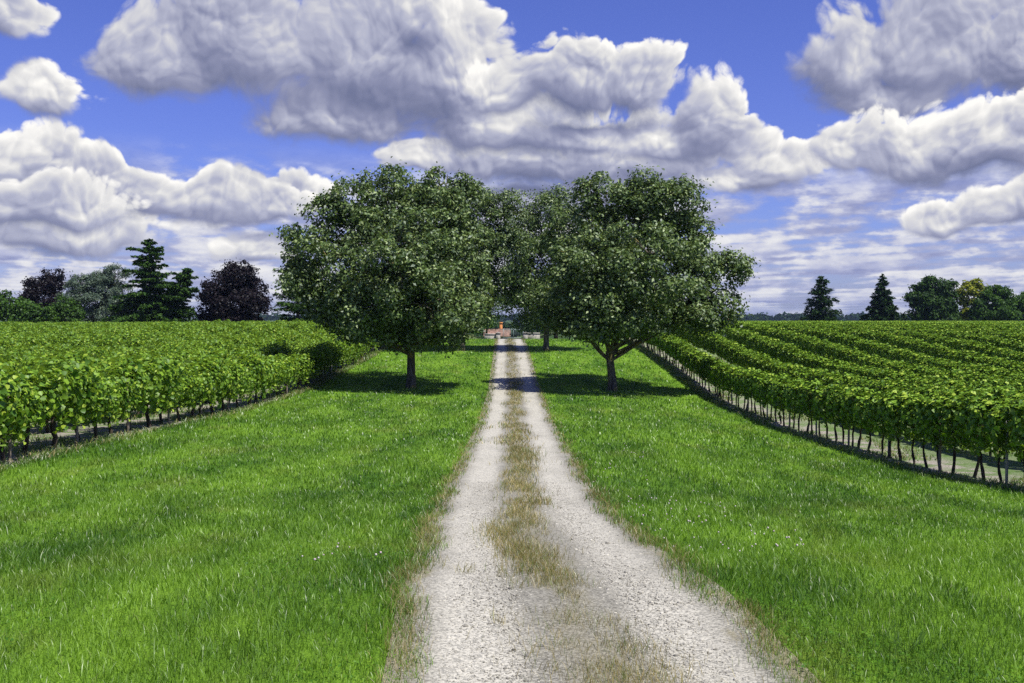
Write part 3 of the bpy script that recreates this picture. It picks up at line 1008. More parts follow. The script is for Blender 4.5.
def vine_foliage(seed, kind):
    """One plant's leaves; x is across the row, y along it."""
    rg = np.random.default_rng(seed)
    if kind == 'left':
        n, hw, z0, z1, ln = 1350, 0.62, 0.50, 1.62, 0.78
        cz, rz = 1.12, 0.60
        th = rg.uniform(0, 2 * np.pi, n)
        rad = rg.uniform(0.05, 1, n) ** 0.40
        y = ln * (rg.uniform(-1, 1, n) + 0.45 * rg.uniform(-1, 1, n))
        rad = rad * (1 - 0.34 * np.clip(np.abs(y / ln), 0, 1.2) ** 2)
        x = np.cos(th) * rad * hw * (1 + 0.30 * np.sin(y * 4 + seed) + 0.15 * np.sin(y * 9 + z0 + 2 * seed))
        z = cz + np.sin(th) * rad * rz * (1 + 0.20 * np.sin(y * 5 + 2 * seed))
        size = (0.115, 0.108)
        # trailing shoots that hang out of the canopy
        P = [np.stack([x, y, z], 1)]
        for k in range(10):
            a = np.array([rg.uniform(-0.5, 0.5), rg.uniform(-ln, ln), rg.uniform(1.2, 1.6)])
            d = unit(np.array([rg.uniform(-0.7, 0.7), rg.uniform(-0.7, 0.7), rg.uniform(-0.1, 0.6)]))
            m = 8
            t = np.linspace(0, 1, m)[:, None]
            P.append(a + d * t * rg.uniform(0.25, 0.5) + np.array([0, 0, -0.15]) * t ** 2 + rg.normal(0, 0.035, (m, 3)))
        for k in range(9):
            a = np.array([rg.choice([-1, 1]) * rg.uniform(0.3, 0.55), rg.uniform(-ln, ln), rg.uniform(0.7, 0.9)])
            m = 9
            t = np.linspace(0, 1, m)[:, None]
            P.append(a + np.array([0, 0, -0.42]) * t + rg.normal(0, 0.05, (m, 3)))
        P = np.vstack(P)
        axis = np.array([0, 0, cz])
    else:
        n, ln = 660, 0.58
        y = rg.uniform(-ln, ln, n)
        hw = 0.31 + 0.05 * np.sin(y * 5 + seed)
        side = rg.random(n)
        x = rg.uniform(-1, 1, n) * hw
        z = rg.uniform(0.66, 1.56, n)
        s1 = side < 0.34
        s2 = (side >= 0.34) & (side < 0.68)
        s3 = (side >= 0.68) & (side < 0.90)
        x[s1] = hw[s1] * rg.uniform(0.8, 1.12, s1.sum())
        x[s2] = -hw[s2] * rg.uniform(0.8, 1.12, s2.sum())
        z[s3] = 1.55 + rg.normal(0, 0.07, s3.sum()) - 0.30 * (x[s3] / 0.4) ** 2
        z[s1 | s2] = 0.62 + 0.93 * rg.random((s1 | s2).sum()) ** 0.85
        x = x * (1.0 - 0.28 * sstep(z, 1.25, 1.62)) * (0.80 + 0.25 * sstep(z, 0.6, 0.95))
        P = [np.stack([x, y, z], 1)]
        for k in range(6):
            a = np.array([rg.uniform(-0.25, 0.25), rg.uniform(-ln, ln), 1.55])
            d = unit(np.array([rg.uniform(-0.5, 0.5), rg.uniform(-0.5, 0.5), 0.8]))
            t = np.linspace(0, 1, 6)[:, None]
            P.append(a + d * t * rg.uniform(0.1, 0.28) + rg.normal(0, 0.03, (6, 3)))
        for k in range(3):
            a = np.array([rg.uniform(-0.3, 0.3), rg.uniform(-ln, ln), 0.72])
            t = np.linspace(0, 1, 5)[:, None]
            P.append(a + np.array([0, 0, -0.2]) * t + rg.normal(0, 0.04, (5, 3)))
        P = np.vstack(P)
        size = (0.115, 0.108)
        axis = np.array([0, 0, 1.1])
    nzv = value_noise(P * np.array([1.0, 1.0, 1.0]), 5.5, seed) + 0.35 * rg.standard_normal(len(P))
    P = P[nzv > np.quantile(nzv, 0.20 if kind == 'left' else 0.10)]
    out = P - axis
    out[:, 1] = 0
    lift = 0.50 if kind == 'left' else (0.05 + 0.95 * sstep(P[:, 2], 1.40, 1.56))[:, None]
    N = unit(unit(out) * 0.9 + np.array([0, 0, 1.0]) * lift + (0.60 if kind == 'left' else 0.45) * rg.standard_normal(P.shape))
    s = rg.uniform(0.6, 1.2, len(P))
    return kites(P, N, size[0] * s, size[1] * s, rg, 0.18, True)


def vine_trunk(seed, h, r):
    rg = np.random.default_rng(seed)
    mb = MB()
    k = 7
    t = np.linspace(0, 1, k)
    px_ = np.cumsum(rg.normal(0, 0.016, k)) * (t > 0)
    py_ = np.cumsum(rg.normal(0, 0.022, k)) * (t > 0)
    p = np.stack([px_, py_, -0.08 + t * (h + 0.08)], 1)
    mb.tube(p, r * (1.25 - 0.45 * t) * (1 + 0.12 * rg.standard_normal(k)), 7, True, 0.08, rg)
    e = p[-1]
    for sgn in (-1, 1):                                      # the two arms trained along the wire
        a = bez(e - [0, 0, 0.05], e + [0, 0.18 * sgn, 0.12], e + [rg.normal(0, 0.05), 0.55 * sgn, 0.18 + rg.normal(0, 0.05)], 5)
        mb.tube(a, r * np.linspace(0.7, 0.3, 5), 5, True)
    for q in range(3):
        a = bez(e, e + [rg.normal(0, 0.1), rg.normal(0, 0.2), 0.3], e + [rg.normal(0, 0.2), rg.normal(0, 0.4), 0.7], 5)
        mb.tube(a, np.linspace(0.012, 0.006, 5), 4, False)
    return mb


NV = 6
FOL = {k: [quads('vine_foliage', *vine_foliage(100 + i + (50 if k == 'left' else 0), k), M_VINE_L if k == 'left' else M_VINE_R) for i in range(NV)] for k in ('left', 'right')}
TRK = {k: [vine_trunk(200 + i + (50 if k == 'left' else 0), 0.80, 0.026 if k == 'right' else 0.042).mesh('vine_trunk', M_VINEWOOD, True) for i in range(NV)] for k in ('left', 'right')}

ROW0 = 9.75
GAP_R, GAP_L = 2.75, 2.05
STEP_R, STEP_L = 0.74, 1.10
END_R, END_L = 200.0, 128.0
ORD = ['first', 'second', 'third', 'fourth', 'fifth', 'sixth', 'seventh', 'eighth', 'ninth', 'tenth', 'eleventh', 'twelfth', 'thirteenth', 'fourteenth',
       'fifteenth', 'sixteenth', 'seventeenth', 'eighteenth', 'nineteenth', 'twentieth']


def row_slots(side):
    """(x, y, row, number in the row) of every plant that the photograph can see, with a margin beyond the frame."""
    sgn = 1 if side == 'right' else -1
    gap, step, end = (GAP_R, STEP_R, END_R) if side == 'right' else (GAP_L, STEP_L, END_L)
    out = []
    for r in range(60):
        x = sgn * (ROW0 + r * gap)
        y0 = max(14.5, abs(x) / 0.515 - 5.0)
        if y0 > end - 4:
            break
        ys = np.arange(14.5 + 0.35 * (r % 3), end, step)
        ys = ys[ys > y0]
        for k, y in enumerate(ys):
            out.append((x, y, r, k))
    return out


vr = np.random.default_rng(5)
GV = {'left': 'grapevines of the left vineyard', 'right': 'grapevines of the right vineyard'}
N_IND = 150
first_in_view = {'left': 18.9, 'right': 18.9}
rest = {}
protos = {}
for side in ('left', 'right'):
    slots = row_slots(side)
    # how large each shows: the near ones, front row first since its whole side is open to view
    def shows(s):
        x, y, r, k = s
        vis = 1.0 if r == 0 else (0.42 if r == 1 else 0.30)
        inside = abs(x) / y < 0.54
        return (vis / y if r else 1.0 / y) * (1.0 if inside else 0.02)
    order = sorted(slots, key=shows, reverse=True)
    single, others = order[:N_IND], order[N_IND:]
    rest[side] = others
    protos[side] = []
    seen = 0
    front = sorted([s for s in single if s[2] == 0 and abs(s[0]) / s[1] < 0.52], key=lambda s: s[1])
    frontpos = {s: i for i, s in enumerate(front)}
    for i, s in enumerate(sorted(single)):
        x, y, r, k = s
        root = bpy.data.objects.new('grapevine', None)
        COL.objects.link(root)
        root.empty_display_size = 0.3
        xx_ = x + vr.normal(0, 0.11 if side == 'left' else 0.04)
        root.location = (xx_, y + vr.normal(0, 0.06), float(ground_z(xx_, y)))
        root.rotation_euler = (0, 0, math.pi * vr.integers(0, 2) + vr.normal(0, 0.06))
        sc_ = vr.uniform(0.82, 1.14) if side == 'left' else vr.uniform(0.96, 1.04)
        root.scale = (sc_ * vr.uniform(0.92, 1.1), sc_ * vr.uniform(0.95, 1.1), sc_)
        j = (i * 5 + r + int(vr.integers(0, NV))) % NV
        c = link('foliage', FOL[side][j], root)
        link('trunk', TRK[side][(j + i) % NV], root)
        if len(protos[side]) < NV and j == len(protos[side]):
            protos[side].append(c)
        words_ = 'sprawling bright green' if side == 'left' else 'clipped dark-sided'
        if s in frontpos and frontpos[s] < 20:
            lab = '%s grapevine, %s from the photo edge in the %s vineyard front row' % (words_, ORD[frontpos[s]], side)
        elif r == 0:
            lab = '%s grapevine far along the front row of the %s vineyard' % (words_, side)
        else:
            lab = '%s grapevine in the %s vineyard, in the rows behind the front row' % (words_, side)
        tag(root, lab, 'grapevine', GV[side])


def scatter(name, pts, rot, scl, pick, sources, label):
    """The many far plants as one object: points that carry copies of the nearer vines' foliage."""
    me = bpy.data.meshes.new(name)
    me.vertices.add(len(pts))
    me.vertices.foreach_set('co', np.asarray(pts, np.float32).ravel())
    for nm, arr in (('turn', rot), ('size', scl)):
        a = me.attributes.new(nm, 'FLOAT', 'POINT')
        a.data.foreach_set('value', np.asarray(arr, np.float32))
    a = me.attributes.new('pick', 'INT', 'POINT')
    a.data.foreach_set('value', np.asarray(pick, np.int32))
    o = link(name, me)
    tag(o, label, None, None, 'stuff')
    g = bpy.data.node_groups.new(name, 'GeometryNodeTree')
    g.interface.new_socket('Geometry', in_out='INPUT', socket_type='NodeSocketGeometry')
    g.interface.new_socket('Geometry', in_out='OUTPUT', socket_type='NodeSocketGeometry')
    N_, L_ = g.nodes.new, g.links.new
    gi, go = N_('NodeGroupInput'), N_('NodeGroupOutput')
    join = N_('GeometryNodeJoinGeometry')
    for s in sources:
        oi = N_('GeometryNodeObjectInfo')
        oi.transform_space = 'ORIGINAL'
        oi.inputs['Object'].default_value = s
        oi.inputs['As Instance'].default_value = True
        L_(oi.outputs['Geometry'], join.inputs[0])
    ip = N_('GeometryNodeInstanceOnPoints')
    ip.inputs['Pick Instance'].default_value = True

    def named(nm, typ):
        n = N_('GeometryNodeInputNamedAttribute')
        n.data_type = typ
        n.inputs['Name'].default_value = nm
        return n.outputs['Attribute']
    cv = N_('ShaderNodeCombineXYZ')
    L_(named('turn', 'FLOAT'), cv.inputs[2])
    er = N_('FunctionNodeEulerToRotation')
    L_(cv.outputs[0], er.inputs[0])
    L_(gi.outputs[0], ip.inputs['Points'])
    L_(join.outputs[0], ip.inputs['Instance'])
    L_(named('pick', 'INT'), ip.inputs['Instance Index'])
    L_(er.outputs[0], ip.inputs['Rotation'])
    L_(named('size', 'FLOAT'), ip.inputs['Scale'])
    L_(ip.outputs[0], go.inputs[0])
    o.modifiers.new('plants', 'NODES').node_group = g
    return o


for side, lab in (('left', 'leafy green canopy of the left vineyard running back to the dark trees'),
                  ('right', 'clipped green vine rows of the right vineyard running to the horizon')):
    P = np.array([(x + vr.normal(0, 0.05), y + vr.normal(0, 0.06)) for (x, y, r, k) in rest[side]])
    Z = ground_z(P[:, 0], P[:, 1])
    n = len(P)
    scatter('vineyard_canopy', np.column_stack([P, Z]), math.pi * vr.integers(0, 2, n) + vr.normal(0, 0.06, n), vr.uniform(0.84, 1.14, n) if side == 'left' else vr.uniform(0.96, 1.04, n),
            vr.integers(0, len(protos[side]), n), protos[side], lab)

# stakes and posts of the trellis along the two front rows
GP = {'left': 'trellis stakes of the left front row', 'right': 'trellis stakes of the right front row'}
stake_mesh = {}
for nm, mat_, w_, h_ in (('wood', M_STAKE, 0.033, 1.35), ('steel', M_STEEL, 0.022, 1.55)):
    mb = MB()
    if nm == 'wood':
        mb.tube([(0, 0, -0.2), (0.004, 0, h_ * 0.5), (0, 0.006, h_)], [w_, w_ * 0.95, w_ * 0.85], 8, True, 0.04, np.random.default_rng(3))
    else:                                                    # a folded steel profile: web with two flanges
        mb.box(-w_, w_, -0.002, 0.002, -0.2, h_)
        mb.box(-w_ - 0.003, -w_, -0.016, 0.016, -0.2, h_)
        mb.box(w_, w_ + 0.003, -0.016, 0.016, -0.2, h_)
    stake_mesh[nm] = mb.mesh('trellis_stake', mat_, nm == 'wood')
for side, sgn in (('left', -1), ('right', 1)):
    for i, y in enumerate(np.arange(19.45 if side == 'right' else 19.0, 84, 3.05 if side == 'right' else 2.93)):
        kind = 'steel' if (side == 'right' and i % 2 == 0) or (side == 'left' and i == 10) else 'wood'
        x = sgn * (ROW0 - (0.14 if side == 'left' else 0.05))
        o = link('trellis_stake', stake_mesh[kind], None, (x, y, float(ground_z(x, y))), vr.uniform(-0.3, 0.3))
        what = 'slim grey steel trellis post' if kind == 'steel' else 'thin weathered wooden trellis stake'
        if i < 6:
            lab = '%s, %s stake from the photo edge in the %s front row' % (what, ORD[i], side)
        else:
            lab = '%s far along the front vine row of the %s vineyard' % (what, side)
        tag(o, lab, 'stake', GP[side])

# ------------------------------------------------------------------ gate, piers, walls and the house in the valley
M_PLASTER = plain_material('lime_render', (0.40, 0.38, 0.34), 0.9, 0.12, 2.0)
M_STONE = plain_material('pale_stone', (0.34, 0.32, 0.28), 0.9, 0.25, 5.0, 0.2, 0.01)
M_TILE = plain_material('clay_tiles', (0.27, 0.17, 0.125), 0.85, 0.45, 1.5, 0.2, 0.02)
M_BRICK = plain_material('orange_brick', (0.50, 0.20, 0.06), 0.85, 0.2, 5.0)
M_GATE = plain_material('green_grey_paint', (0.22, 0.29, 0.28), 0.5, 0.15, 5.0, 0.4)
M_GLASS = plain_material('dark_window_glass', (0.03, 0.035, 0.04), 0.15, 0.1, 3.0, 0.6)

YG = 88.0
kg = YG / FPX
gzc = float(ground_z(0.0, YG))


def gx_at(px, d=YG):
    return (px - 512.0) / FPX * d


# iron gate across the track
gate = bpy.data.objects.new('field_gate', None)
COL.objects.link(gate)
x0, x1 = gx_at(503), gx_at(523.5)
gate.location = ((x0 + x1) / 2, YG, gzc)
tag(gate, 'low grey-green barred gate closing the far end of the track', 'gate')
hw = (x1 - x0) / 2
mb = MB()
for zz_ in (0.10, 0.82):
    mb.box(-hw, hw, -0.02, 0.02, zz_, zz_ + 0.05)
for xx_ in (-hw, -0.02, hw - 0.04):
    mb.box(xx_, xx_ + 0.04, -0.021, 0.021, 0.06, 0.93)
link('gate_frame', mb.mesh('gate_frame', M_GATE), gate)
mb = MB()
for t in np.linspace(-hw + 0.11, hw - 0.11, 11):
    mb.box(t - 0.012, t + 0.012, -0.012, 0.012, 0.15, 0.96)
link('gate_bars', mb.mesh('gate_bars', M_GATE), gate)

for (px, lab) in ((498.2, 'square pale stone gate pier left of the grey-green gate'), (525.6, 'square pale stone gate pier right of the grey-green gate')):
    pier = bpy.data.objects.new('gate_pier', None)
    COL.objects.link(pier)
    px_ = gx_at(px)
    pier.location = (px_, YG, float(ground_z(px_, YG)))
    tag(pier, lab, 'gate pier', 'stone piers of the field gate')
    link('shaft', MB().box(-0.19, 0.19, -0.19, 0.19, -0.3, 0.52).mesh('shaft', M_STONE), pier)
    link('cap', MB().box(-0.24, 0.24, -0.24, 0.24, 0.522, 0.59, 0.02).box(-0.10, 0.10, -0.10, 0.10, 0.593, 0.64, 0.03).mesh('cap', M_STONE), pier)

for (pa, pb, h_, lab) in ((527.6, 540.0, 0.50, 'low pale stone wall running right from the gate'), (484.5, 496.0, 0.42, 'low pale stone wall running left from the gate')):
    w_ = bpy.data.objects.new('garden_wall', None)
    COL.objects.link(w_)
    xa, xb = gx_at(pa), gx_at(pb)
    xc = (xa + xb) / 2
    w_.location = (xc, YG + 0.05, float(ground_z(xc, YG)))
    tag(w_, lab, 'wall')
    l_ = (xb - xa) / 2
    link('masonry', MB().box(-l_, l_, -0.13, 0.13, -0.3, h_).mesh('masonry', M_STONE), w_)
    link('coping', MB().box(-l_ - 0.02, l_ + 0.02, -0.17, 0.17, h_ + 0.002, h_ + 0.07, 0.02).mesh('coping', M_PLASTER), w_)


def cottage(name, cx, dist, z_eave, z_ridge, half_w, depth, label, chimney=None):
    """A gabled house, ridge across the view, standing on the valley floor."""
    gz = float(ground_z(cx, dist))
    root = bpy.data.objects.new(name, None)
    COL.objects.link(root)
    root.location = (cx, dist, gz)
    tag(root, label, 'house', 'tiled houses in the valley')
    he, hr = z_eave - gz, z_ridge - gz
    d2 = depth / 2
    mb = MB().box(-half_w, half_w, -d2, d2, -0.4, he)
    for sx in (-half_w, half_w):                             # gables
        v = [(sx, -d2, he), (sx, d2, he), (sx, 0, hr - 0.12), (sx, 0, hr - 0.12)]
        mb.add(v, [(0, 1, 2, 3)])
    wall = link('wall', mb.mesh('wall', M_PLASTER), root)
    ov = 0.35
    rm = MB()
    slope = (hr - he) / d2
    for sgn in (-1, 1):
        a = np.array([[-half_w - ov, sgn * (d2 + ov), he - slope * ov], [half_w + ov, sgn * (d2 + ov), he - slope * ov], [half_w + ov, sgn * 0.01, hr], [-half_w - ov, sgn * 0.01, hr]])
        v = np.vstack([a, a + [0, 0, 0.16]])
        rm.add(v, [(0, 3, 2, 1), (4, 5, 6, 7), (0, 1, 5, 4), (1, 2, 6, 5), (2, 3, 7, 6), (3, 0, 4, 7)])
        for q in np.arange(-half_w - ov + 0.1, half_w + ov, 0.24):    # rolls of the tiles
            e0, e1 = a[0] + [0, 0, 0.17], a[3] + [0, 0, 0.17]
            rm.tube([(q, e0[1], e0[2]), (q, e1[1], e1[2])], 0.06, 6, False)
    rm.tube([(-half_w - ov, 0, hr + 0.16), (half_w + ov, 0, hr + 0.16)], 0.12, 8, False)
    roof = link('roof', rm.mesh('roof', M_TILE), root)
    for wx in (-half_w * 0.5, half_w * 0.5):
        wf = link('window', MB().box(wx - 0.5, wx + 0.5, -d2 - 0.05, -d2 - 0.003, he - 1.9, he - 0.6).mesh('window', M_GATE), root)
        link('pane', MB().box(wx - 0.40, wx + 0.40, -d2 - 0.062, -d2 - 0.052, he - 1.8, he - 0.7).mesh('pane', M_GLASS), wf)
    if chimney:
        cxx, top, w_ = chimney
        ch = link('chimney', MB().box(cxx - w_, cxx + w_, 0.4, 0.4 + 2 * w_, hr - 1.2, top - gz - 0.25).box(cxx - w_ - 0.06, cxx + w_ + 0.06, 0.34, 0.46 + 2 * w_, top - gz - 0.248, top - gz).mesh('chimney', M_BRICK), roof)
    return root


DH = 170.0
kx = lambda px, d=DH: (px - 512.0) / FPX * d
kz = lambda py, d=DH: CAM_Z - (py - HORIZ) / FPX * d
cottage('cottage', kx(504.2), DH, kz(335.8), kz(330.4), 0.72 + 0.0, 4.2, 'small pink-tiled cottage with a tall orange brick chimney beyond the gate', (kx(501.0) - kx(504.2), kz(322.2), 0.24))
cottage('cottage', kx(491.0, 185), 185, kz(335.6, 185), kz(330.6, 185), 1.0, 4.0, 'plain pink-tiled cottage left of the one with the chimney')

# a lone post above the far end of the right vineyard
xp = (728.0 - 512) / FPX * 150
pst = link('wooden_post', MB().tube([(0, 0, -0.4), (0.02, 0, 1.6), (0, 0.01, 3.5)], [0.09, 0.085, 0.075], 8, True).mesh('wooden_post', plain_material('bleached_wood', (0.42, 0.32, 0.20), 0.85, 0.2, 6.0), True), None, (xp, 150.0, float(ground_z(xp, 150.0))))
tag(pst, 'slim bleached wooden post standing above the far right vine rows', 'post')

# ------------------------------------------------------------------ grass
def blade_material(name, dark, light, dry, dry_share):
    m, n, out = material(name)
    geo = n.node('ShaderNodeNewGeometry')
    rnd = geo.outputs['Random Per Island']
    tone = lawn_tone(n, geo.outputs['Position'])
    f = n.math('ADD', n.ramp(tone, 0.35, 0.63, smooth=False), n.math('MULTIPLY_ADD', rnd, 0.8, -0.38), clamp=True)
    col = n.mix(f, dark, light)
    col = n.mix(lawn_dull(n, geo.outputs['Position']), col, GRASS_DULL)
    col = n.mix(n.math('GREATER_THAN', n.math('FRACT', n.math('MULTIPLY', rnd, 23.7)), 1.0 - dry_share), col, dry)
    d = n.node('ShaderNodeBsdfDiffuse')
    n.put(d.inputs[0], col)
    t = n.node('ShaderNodeBsdfTranslucent')
    n.put(t.inputs[0], n.mix(1.0, col, (1.15, 1.15, 0.6), 'MULTIPLY'))
    g = n.node('ShaderNodeBsdfGlossy')
    g.inputs['Roughness'].default_value = 0.42
    mx = n.node('ShaderNodeMixShader')
    mx.inputs[0].default_value = 0.35
    n.put(mx.inputs[1], d.outputs[0])
    n.put(mx.inputs[2], t.outputs[0])
    m2 = n.node('ShaderNodeMixShader')
    m2.inputs[0].default_value = 0.05
    n.put(m2.inputs[1], mx.outputs[0])
    n.put(m2.inputs[2], g.outputs[0])
    n.put(out.inputs[0], m2.outputs[0])
    return m


M_BLADE = blade_material('lawn_blades', (0.054, 0.138, 0.010), (0.205, 0.365, 0.028), (0.24, 0.30, 0.08), 0.025)
M_STRAW = blade_material('dry_grass', (0.20, 0.165, 0.045), (0.46, 0.38, 0.15), (0.13, 0.19, 0.035), 0.26)
gr = np.random.default_rng(8)


def blades(x, y, h, w, lean, z0=0.0):
    """Bent grass blades: two quads each."""
    n = len(x)
    z = ground_z(x, y) + z0
    a = gr.uniform(0, 2 * np.pi, n)
    b = gr.uniform(0, 2 * np.pi, n)
    bx, by = np.cos(b) * w, np.sin(b) * w
    lx, ly = np.cos(a) * lean * h, np.sin(a) * lean * h
    base = np.stack([x, y, z], 1)
    wv = np.stack([bx, by, np.zeros(n)], 1)
    mid = base + np.stack([lx * 0.35, ly * 0.35, h * 0.62], 1)
    tip = base + np.stack([lx, ly, h], 1)
    v = np.stack([base - wv, base + wv, mid + wv * 0.8, mid - wv * 0.8, tip + wv * 0.12, tip - wv * 0.12], 1).reshape(-1, 3)
    k = np.arange(n)[:, None] * 6
    f = np.concatenate([k + np.array([[0, 1, 2, 3]]), k + np.array([[3, 2, 4, 5]])], 1).reshape(-1, 4)
    return v, f


def noise2(x, y, f, seed):
    rg = np.random.default_rng(seed)
    s = 0.0
    for k in range(7):
        a = rg.uniform(0, 6.28)
        ff = f * (0.6 + 0.4 * k)
        s = s + np.sin(x * math.cos(a) * ff + y * math.sin(a) * ff * 0.6 + rg.uniform(0, 6.28)) / (1 + 0.25 * k)
    return s / 3.6


GX_, GY_, GH_, GW_ = [], [], [], []
zones = [(4.0, 7.0, 2600, 0.060, 0.0024), (7.0, 10.5, 1800, 0.065, 0.0029), (10.5, 16, 850, 0.070, 0.0044), (16, 25, 340, 0.075, 0.0070), (25, 40, 130, 0.085, 0.012), (40, 60, 50, 0.09, 0.019), (60, 88, 25, 0.09, 0.026)]
for (ya, yb, dens, hh_, ww_) in zones:
    half = min(yb * 0.56 + 3.6, 9.3)
    n = int((yb - ya) * 2 * half * dens)
    x = gr.uniform(-half, half, n)
    y = gr.uniform(ya, yb, n)
    ok = np.abs(x) < y * 0.54 + 3.4
    ok &= (np.abs(x) < y * 0.54 + 0.7) | (gr.random(n) < 0.6)
    dx = np.abs(x - track_x(y))
    wob = 0.16 * noise2(x, y, 2.6, 1)
    ok &= dx > TRACK_HALF - 0.02 + wob - 0.14 * gr.random(n) ** 2.5
    ok &= np.abs(x) < 9.2 + 0.2 * noise2(x, y, 1.5, 2)
    x, y, dx = x[ok], y[ok], dx[ok]
    tuft = noise2(x, y, 5.0, 3)
    long_ = noise2(x, y, 0.9, 4)
    h = hh_ * gr.uniform(0.45, 1.25, len(x)) * (1 + 0.35 * tuft + 0.25 * long_)
    h *= 1 + 0.8 * (gr.random(len(x)) < 0.02)
    GX_.append(x)
    GY_.append(y)
    GH_.append(np.clip(h, 0.02, 0.4))
    GW_.append(ww_ * gr.uniform(0.6, 1.3, len(x)))
x, y, h, w_ = map(np.concatenate, (GX_, GY_, GH_, GW_))
gv, gfc = blades(x, y, h, w_, gr.uniform(0.1, 0.9, len(x)))
go_ = link('lawn_grass', quads('lawn_grass', gv, gfc, M_BLADE))
tag(go_, 'short bright green lawn grass on both sides of the track', None, None, 'stuff')

# dry grass: the strip between the ruts and the fringes of the track
X, Y, H, W = [], [], [], []
for (ya, yb, dens, hh_, ww_) in [(4.5, 8.0, 5200, 0.085, 0.0015), (8.0, 13.0, 3600, 0.09, 0.0021), (13, 24, 1500, 0.10, 0.0038), (24, 45, 480, 0.10, 0.0078), (45, 87, 160, 0.10, 0.014)]:
    n = int((yb - ya) * 3.2 * dens)
    s = gr.uniform(-1.6, 1.6, n)
    y = gr.uniform(ya, yb, n)
    x = track_x(y) + s
    patch = noise2(x, y, 3.2, 6)
    gapm = noise2(x * 0 + 3.0, y, 1.25, 7)
    wid = 0.28 + 0.11 * patch + 0.05 * np.sin(y * 1.3)
    off = 0.07 * np.sin(y * 0.9 + 1) - 0.10 * sstep(y, 20, 9) + 0.16 * sstep(y, 7.6, 6.2)
    near_gap = (y > 6.95) & (y < 7.55)
    tuftm = noise2(x, y, 9.0, 17)
    prob = np.exp(-((s - off) / (wid * (1 - 0.6 * near_gap))) ** 2 * 1.4) * np.clip(0.85 + 0.9 * tuftm + 0.4 * patch + 0.25 * gapm, 0.05, 1.3)
    mid_ok = gr.random(n) < 0.95 * prob
    fr = np.abs(np.abs(s) - (TRACK_HALF + 0.04 + 0.15 * noise2(x, y, 2.6, 1)))
    edge_ok = gr.random(n) < 0.42 * np.exp(-(fr / 0.13) ** 2) * np.clip(0.6 + 0.9 * tuftm + 0.4 * patch, 0.03, 1.2)
    stray = (np.abs(s) < TRACK_HALF) & (tuftm + patch > 1.15) & (gr.random(n) < 0.30)
    ok = mid_ok | edge_ok | stray
    X.append(x[ok])
    Y.append(y[ok])
    H.append(hh_ * gr.uniform(0.4, 1.25, ok.sum()) * (1 + 0.25 * patch[ok]))
    W.append(ww_ * gr.uniform(0.6, 1.3, ok.sum()))
x, y, h, w_ = map(np.concatenate, (X, Y, H, W))
dv, df = blades(x, y, h, w_, gr.uniform(0.2, 1.1, len(x)), 0.01)
do = link('dry_grass', quads('dry_grass', dv, df, M_STRAW))
tag(do, 'straw-coloured dry grass between the ruts and along the track edges', None, None, 'stuff')

# weeds on the vineyard floor and along its edge
n = 60000
y = 16 + 70 * gr.random(n) ** 1.6
sd = np.where(gr.random(n) < 0.5, -1.0, 1.0)
ax = 9.0 + 6.0 * gr.random(n) ** 1.5
x = sd * ax
wn = noise2(x, y, 1.7, 21)
ok = (wn > 0.15) | ((ax < 9.6) & (wn > -0.5))
x, y = x[ok], y[ok]
wv_, wf_ = blades(x, y, (0.05 + 0.0012 * y) * gr.uniform(0.4, 1.8, len(x)), (0.004 + 0.00022 * y) * gr.uniform(0.7, 1.4, len(x)), gr.uniform(0.2, 1.1, len(x)))
vw_ = link('vineyard_weeds', quads('vineyard_weeds', wv_, wf_, blade_material('weed_blades', (0.05, 0.11, 0.012), (0.17, 0.27, 0.04), (0.36, 0.31, 0.14), 0.25)))
tag(vw_, 'patchy weeds and dry grass on the vineyard floor and its grassy edge', None, None, 'stuff')

# broad-leaved weeds and clover in the lawn
n = 5200
y = 4.4 + 15 * gr.random(n) ** 1.6
x = gr.uniform(-1, 1, n) * (y * 0.54 + 0.6)
cl = noise2(x, y, 1.6, 12)
ok = (np.abs(x - track_x(y)) > TRACK_HALF + 0.05) & (np.abs(x) < 8.8) & (cl > 0.05)
x, y = x[ok], y[ok]
ia = np.repeat(np.arange(len(x)), 5)
P = np.stack([x[ia] + gr.normal(0, 0.045, len(ia)), y[ia] + gr.normal(0, 0.045, len(ia)), np.zeros(len(ia))], 1)
P[:, 2] = ground_z(P[:, 0], P[:, 1]) + gr.uniform(0.03, 0.085, len(ia))
v, f = kites(P, np.array([0, 0, 1.0]) + 0.45 * gr.standard_normal((len(ia), 3)), gr.uniform(0.012, 0.030, len(ia)), gr.uniform(0.010, 0.022, len(ia)), gr)
cw = link('clover_leaves', quads('clover_leaves', v, f, leaf_material('clover_leaf', (0.035, 0.11, 0.010), (0.12, 0.25, 0.02), 0.25, 0.01)))
tag(cw, 'small clover leaves and weeds spread through the near lawn', None, None, 'stuff')

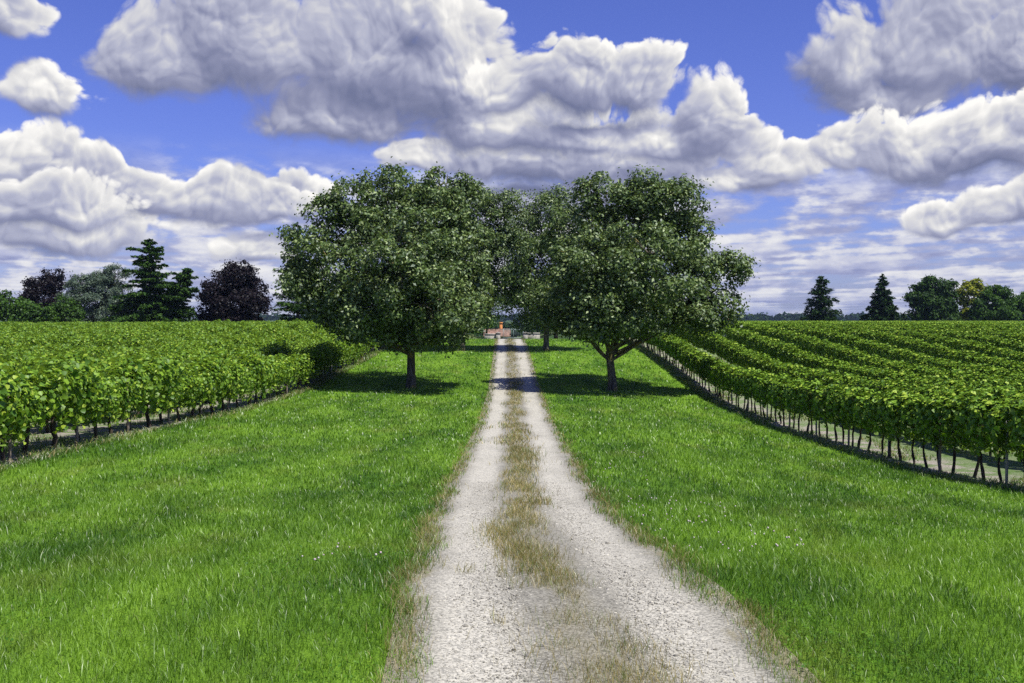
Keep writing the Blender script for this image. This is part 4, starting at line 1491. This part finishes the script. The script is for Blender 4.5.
# clover heads
n = 2600
y = 4.6 + 20 * gr.random(n) ** 1.4
x = gr.uniform(-1, 1, n) * (y * 0.53 + 0.4)
cl = noise2(x, y, 1.1, 13)
dx = np.abs(x - track_x(y))
ok = (dx > TRACK_HALF + 0.1) & (np.abs(x) < 8.7) & ((cl > 0.95) | ((dx < 2.8) & (x > 0) & (cl > 0.1)))
x, y = x[ok], y[ok]
z = ground_z(x, y) + gr.uniform(0.07, 0.13, len(x))
r = gr.uniform(0.007, 0.013, len(x))
oct_ = np.array([[1, 0, 0], [0, 1, 0], [-1, 0, 0], [0, -1, 0], [0.55, 0.55, 0.8], [-0.55, 0.55, 0.8], [-0.55, -0.55, 0.8], [0.55, -0.55, 0.8], [0.5, 0.5, -0.7], [-0.5, 0.5, -0.7], [-0.5, -0.5, -0.7], [0.5, -0.5, -0.7]])
of = np.array([[0, 1, 4, 4], [4, 5, 6, 7], [0, 4, 7, 3], [1, 5, 4, 1], [1, 2, 5, 5], [2, 6, 5, 2], [2, 3, 6, 6], [3, 7, 6, 3], [8, 11, 10, 9], [0, 8, 1, 1], [1, 9, 2, 2], [2, 10, 3, 3]])
of = np.array([[4, 5, 6, 7], [8, 11, 10, 9], [0, 8, 9, 1], [1, 9, 10, 2], [2, 10, 11, 3], [3, 11, 8, 0], [0, 1, 5, 4], [1, 2, 6, 5], [2, 3, 7, 6], [3, 0, 4, 7]])
v = (np.stack([x, y, z], 1)[:, None] + oct_[None] * r[:, None, None]).reshape(-1, 3)
f = (of[None] + (np.arange(len(x)) * 12)[:, None, None]).reshape(-1, 4)
m, nn, out = material('clover_heads')
geo = nn.node('ShaderNodeNewGeometry')
principled(nn, out, nn.mix(geo.outputs['Random Per Island'], (0.55, 0.42, 0.45), (0.62, 0.60, 0.52)), 0.8, 0.1)
ch = link('clover_flowers', quads('clover_flowers', v, f, m))
tag(ch, 'pale pink and white clover heads dotted through the lawn', None, None, 'stuff')

# loose stones of the track
n = 44000
y = 4.3 + 13.0 * gr.random(n) ** 1.7
s = gr.normal(0, 0.62, n)
s = np.where(np.abs(s) > TRACK_HALF + 0.1, gr.uniform(-TRACK_HALF, TRACK_HALF, n), s)
x = track_x(y) + s
z = ground_z(x, y) + 0.008
r = np.clip(gr.lognormal(-5.75, 0.55, n), 0.002, 0.018)
jit = 1 + 0.28 * gr.standard_normal((n, 12, 3))
sq = np.stack([gr.uniform(0.8, 1.4, n), gr.uniform(0.8, 1.4, n), gr.uniform(0.5, 0.9, n)], 1)
v = (np.stack([x, y, z], 1)[:, None] + oct_[None] * jit * sq[:, None] * r[:, None, None]).reshape(-1, 3)
f = (of[None] + (np.arange(n) * 12)[:, None, None]).reshape(-1, 4)
m, nn, out = material('limestone_chips')
geo = nn.node('ShaderNodeNewGeometry')
principled(nn, out, nn.mix(geo.outputs['Random Per Island'], (0.17, 0.16, 0.13), (0.54, 0.515, 0.43)), 0.9, 0.15)
st_ = link('gravel', quads('gravel', v, f, m))
tag(st_, 'loose white and grey limestone chips lying on the track', None, None, 'stuff')

# ------------------------------------------------------------------ the air
m, nn, out = material('summer_haze')
pv = nn.node('ShaderNodeVolumePrincipled')
pv.inputs['Color'].default_value = (0.50, 0.68, 1.0, 1)
pv.inputs['Density'].default_value = HAZE_DENSITY
nn.put(out.inputs['Volume'], pv.outputs[0])
hz = link('haze', MB().box(-3900, 3900, -58, 4500, -16.0, 42.0).mesh('haze', m))
tag(hz, 'thin bluish air over the plain', None, None, 'stuff')
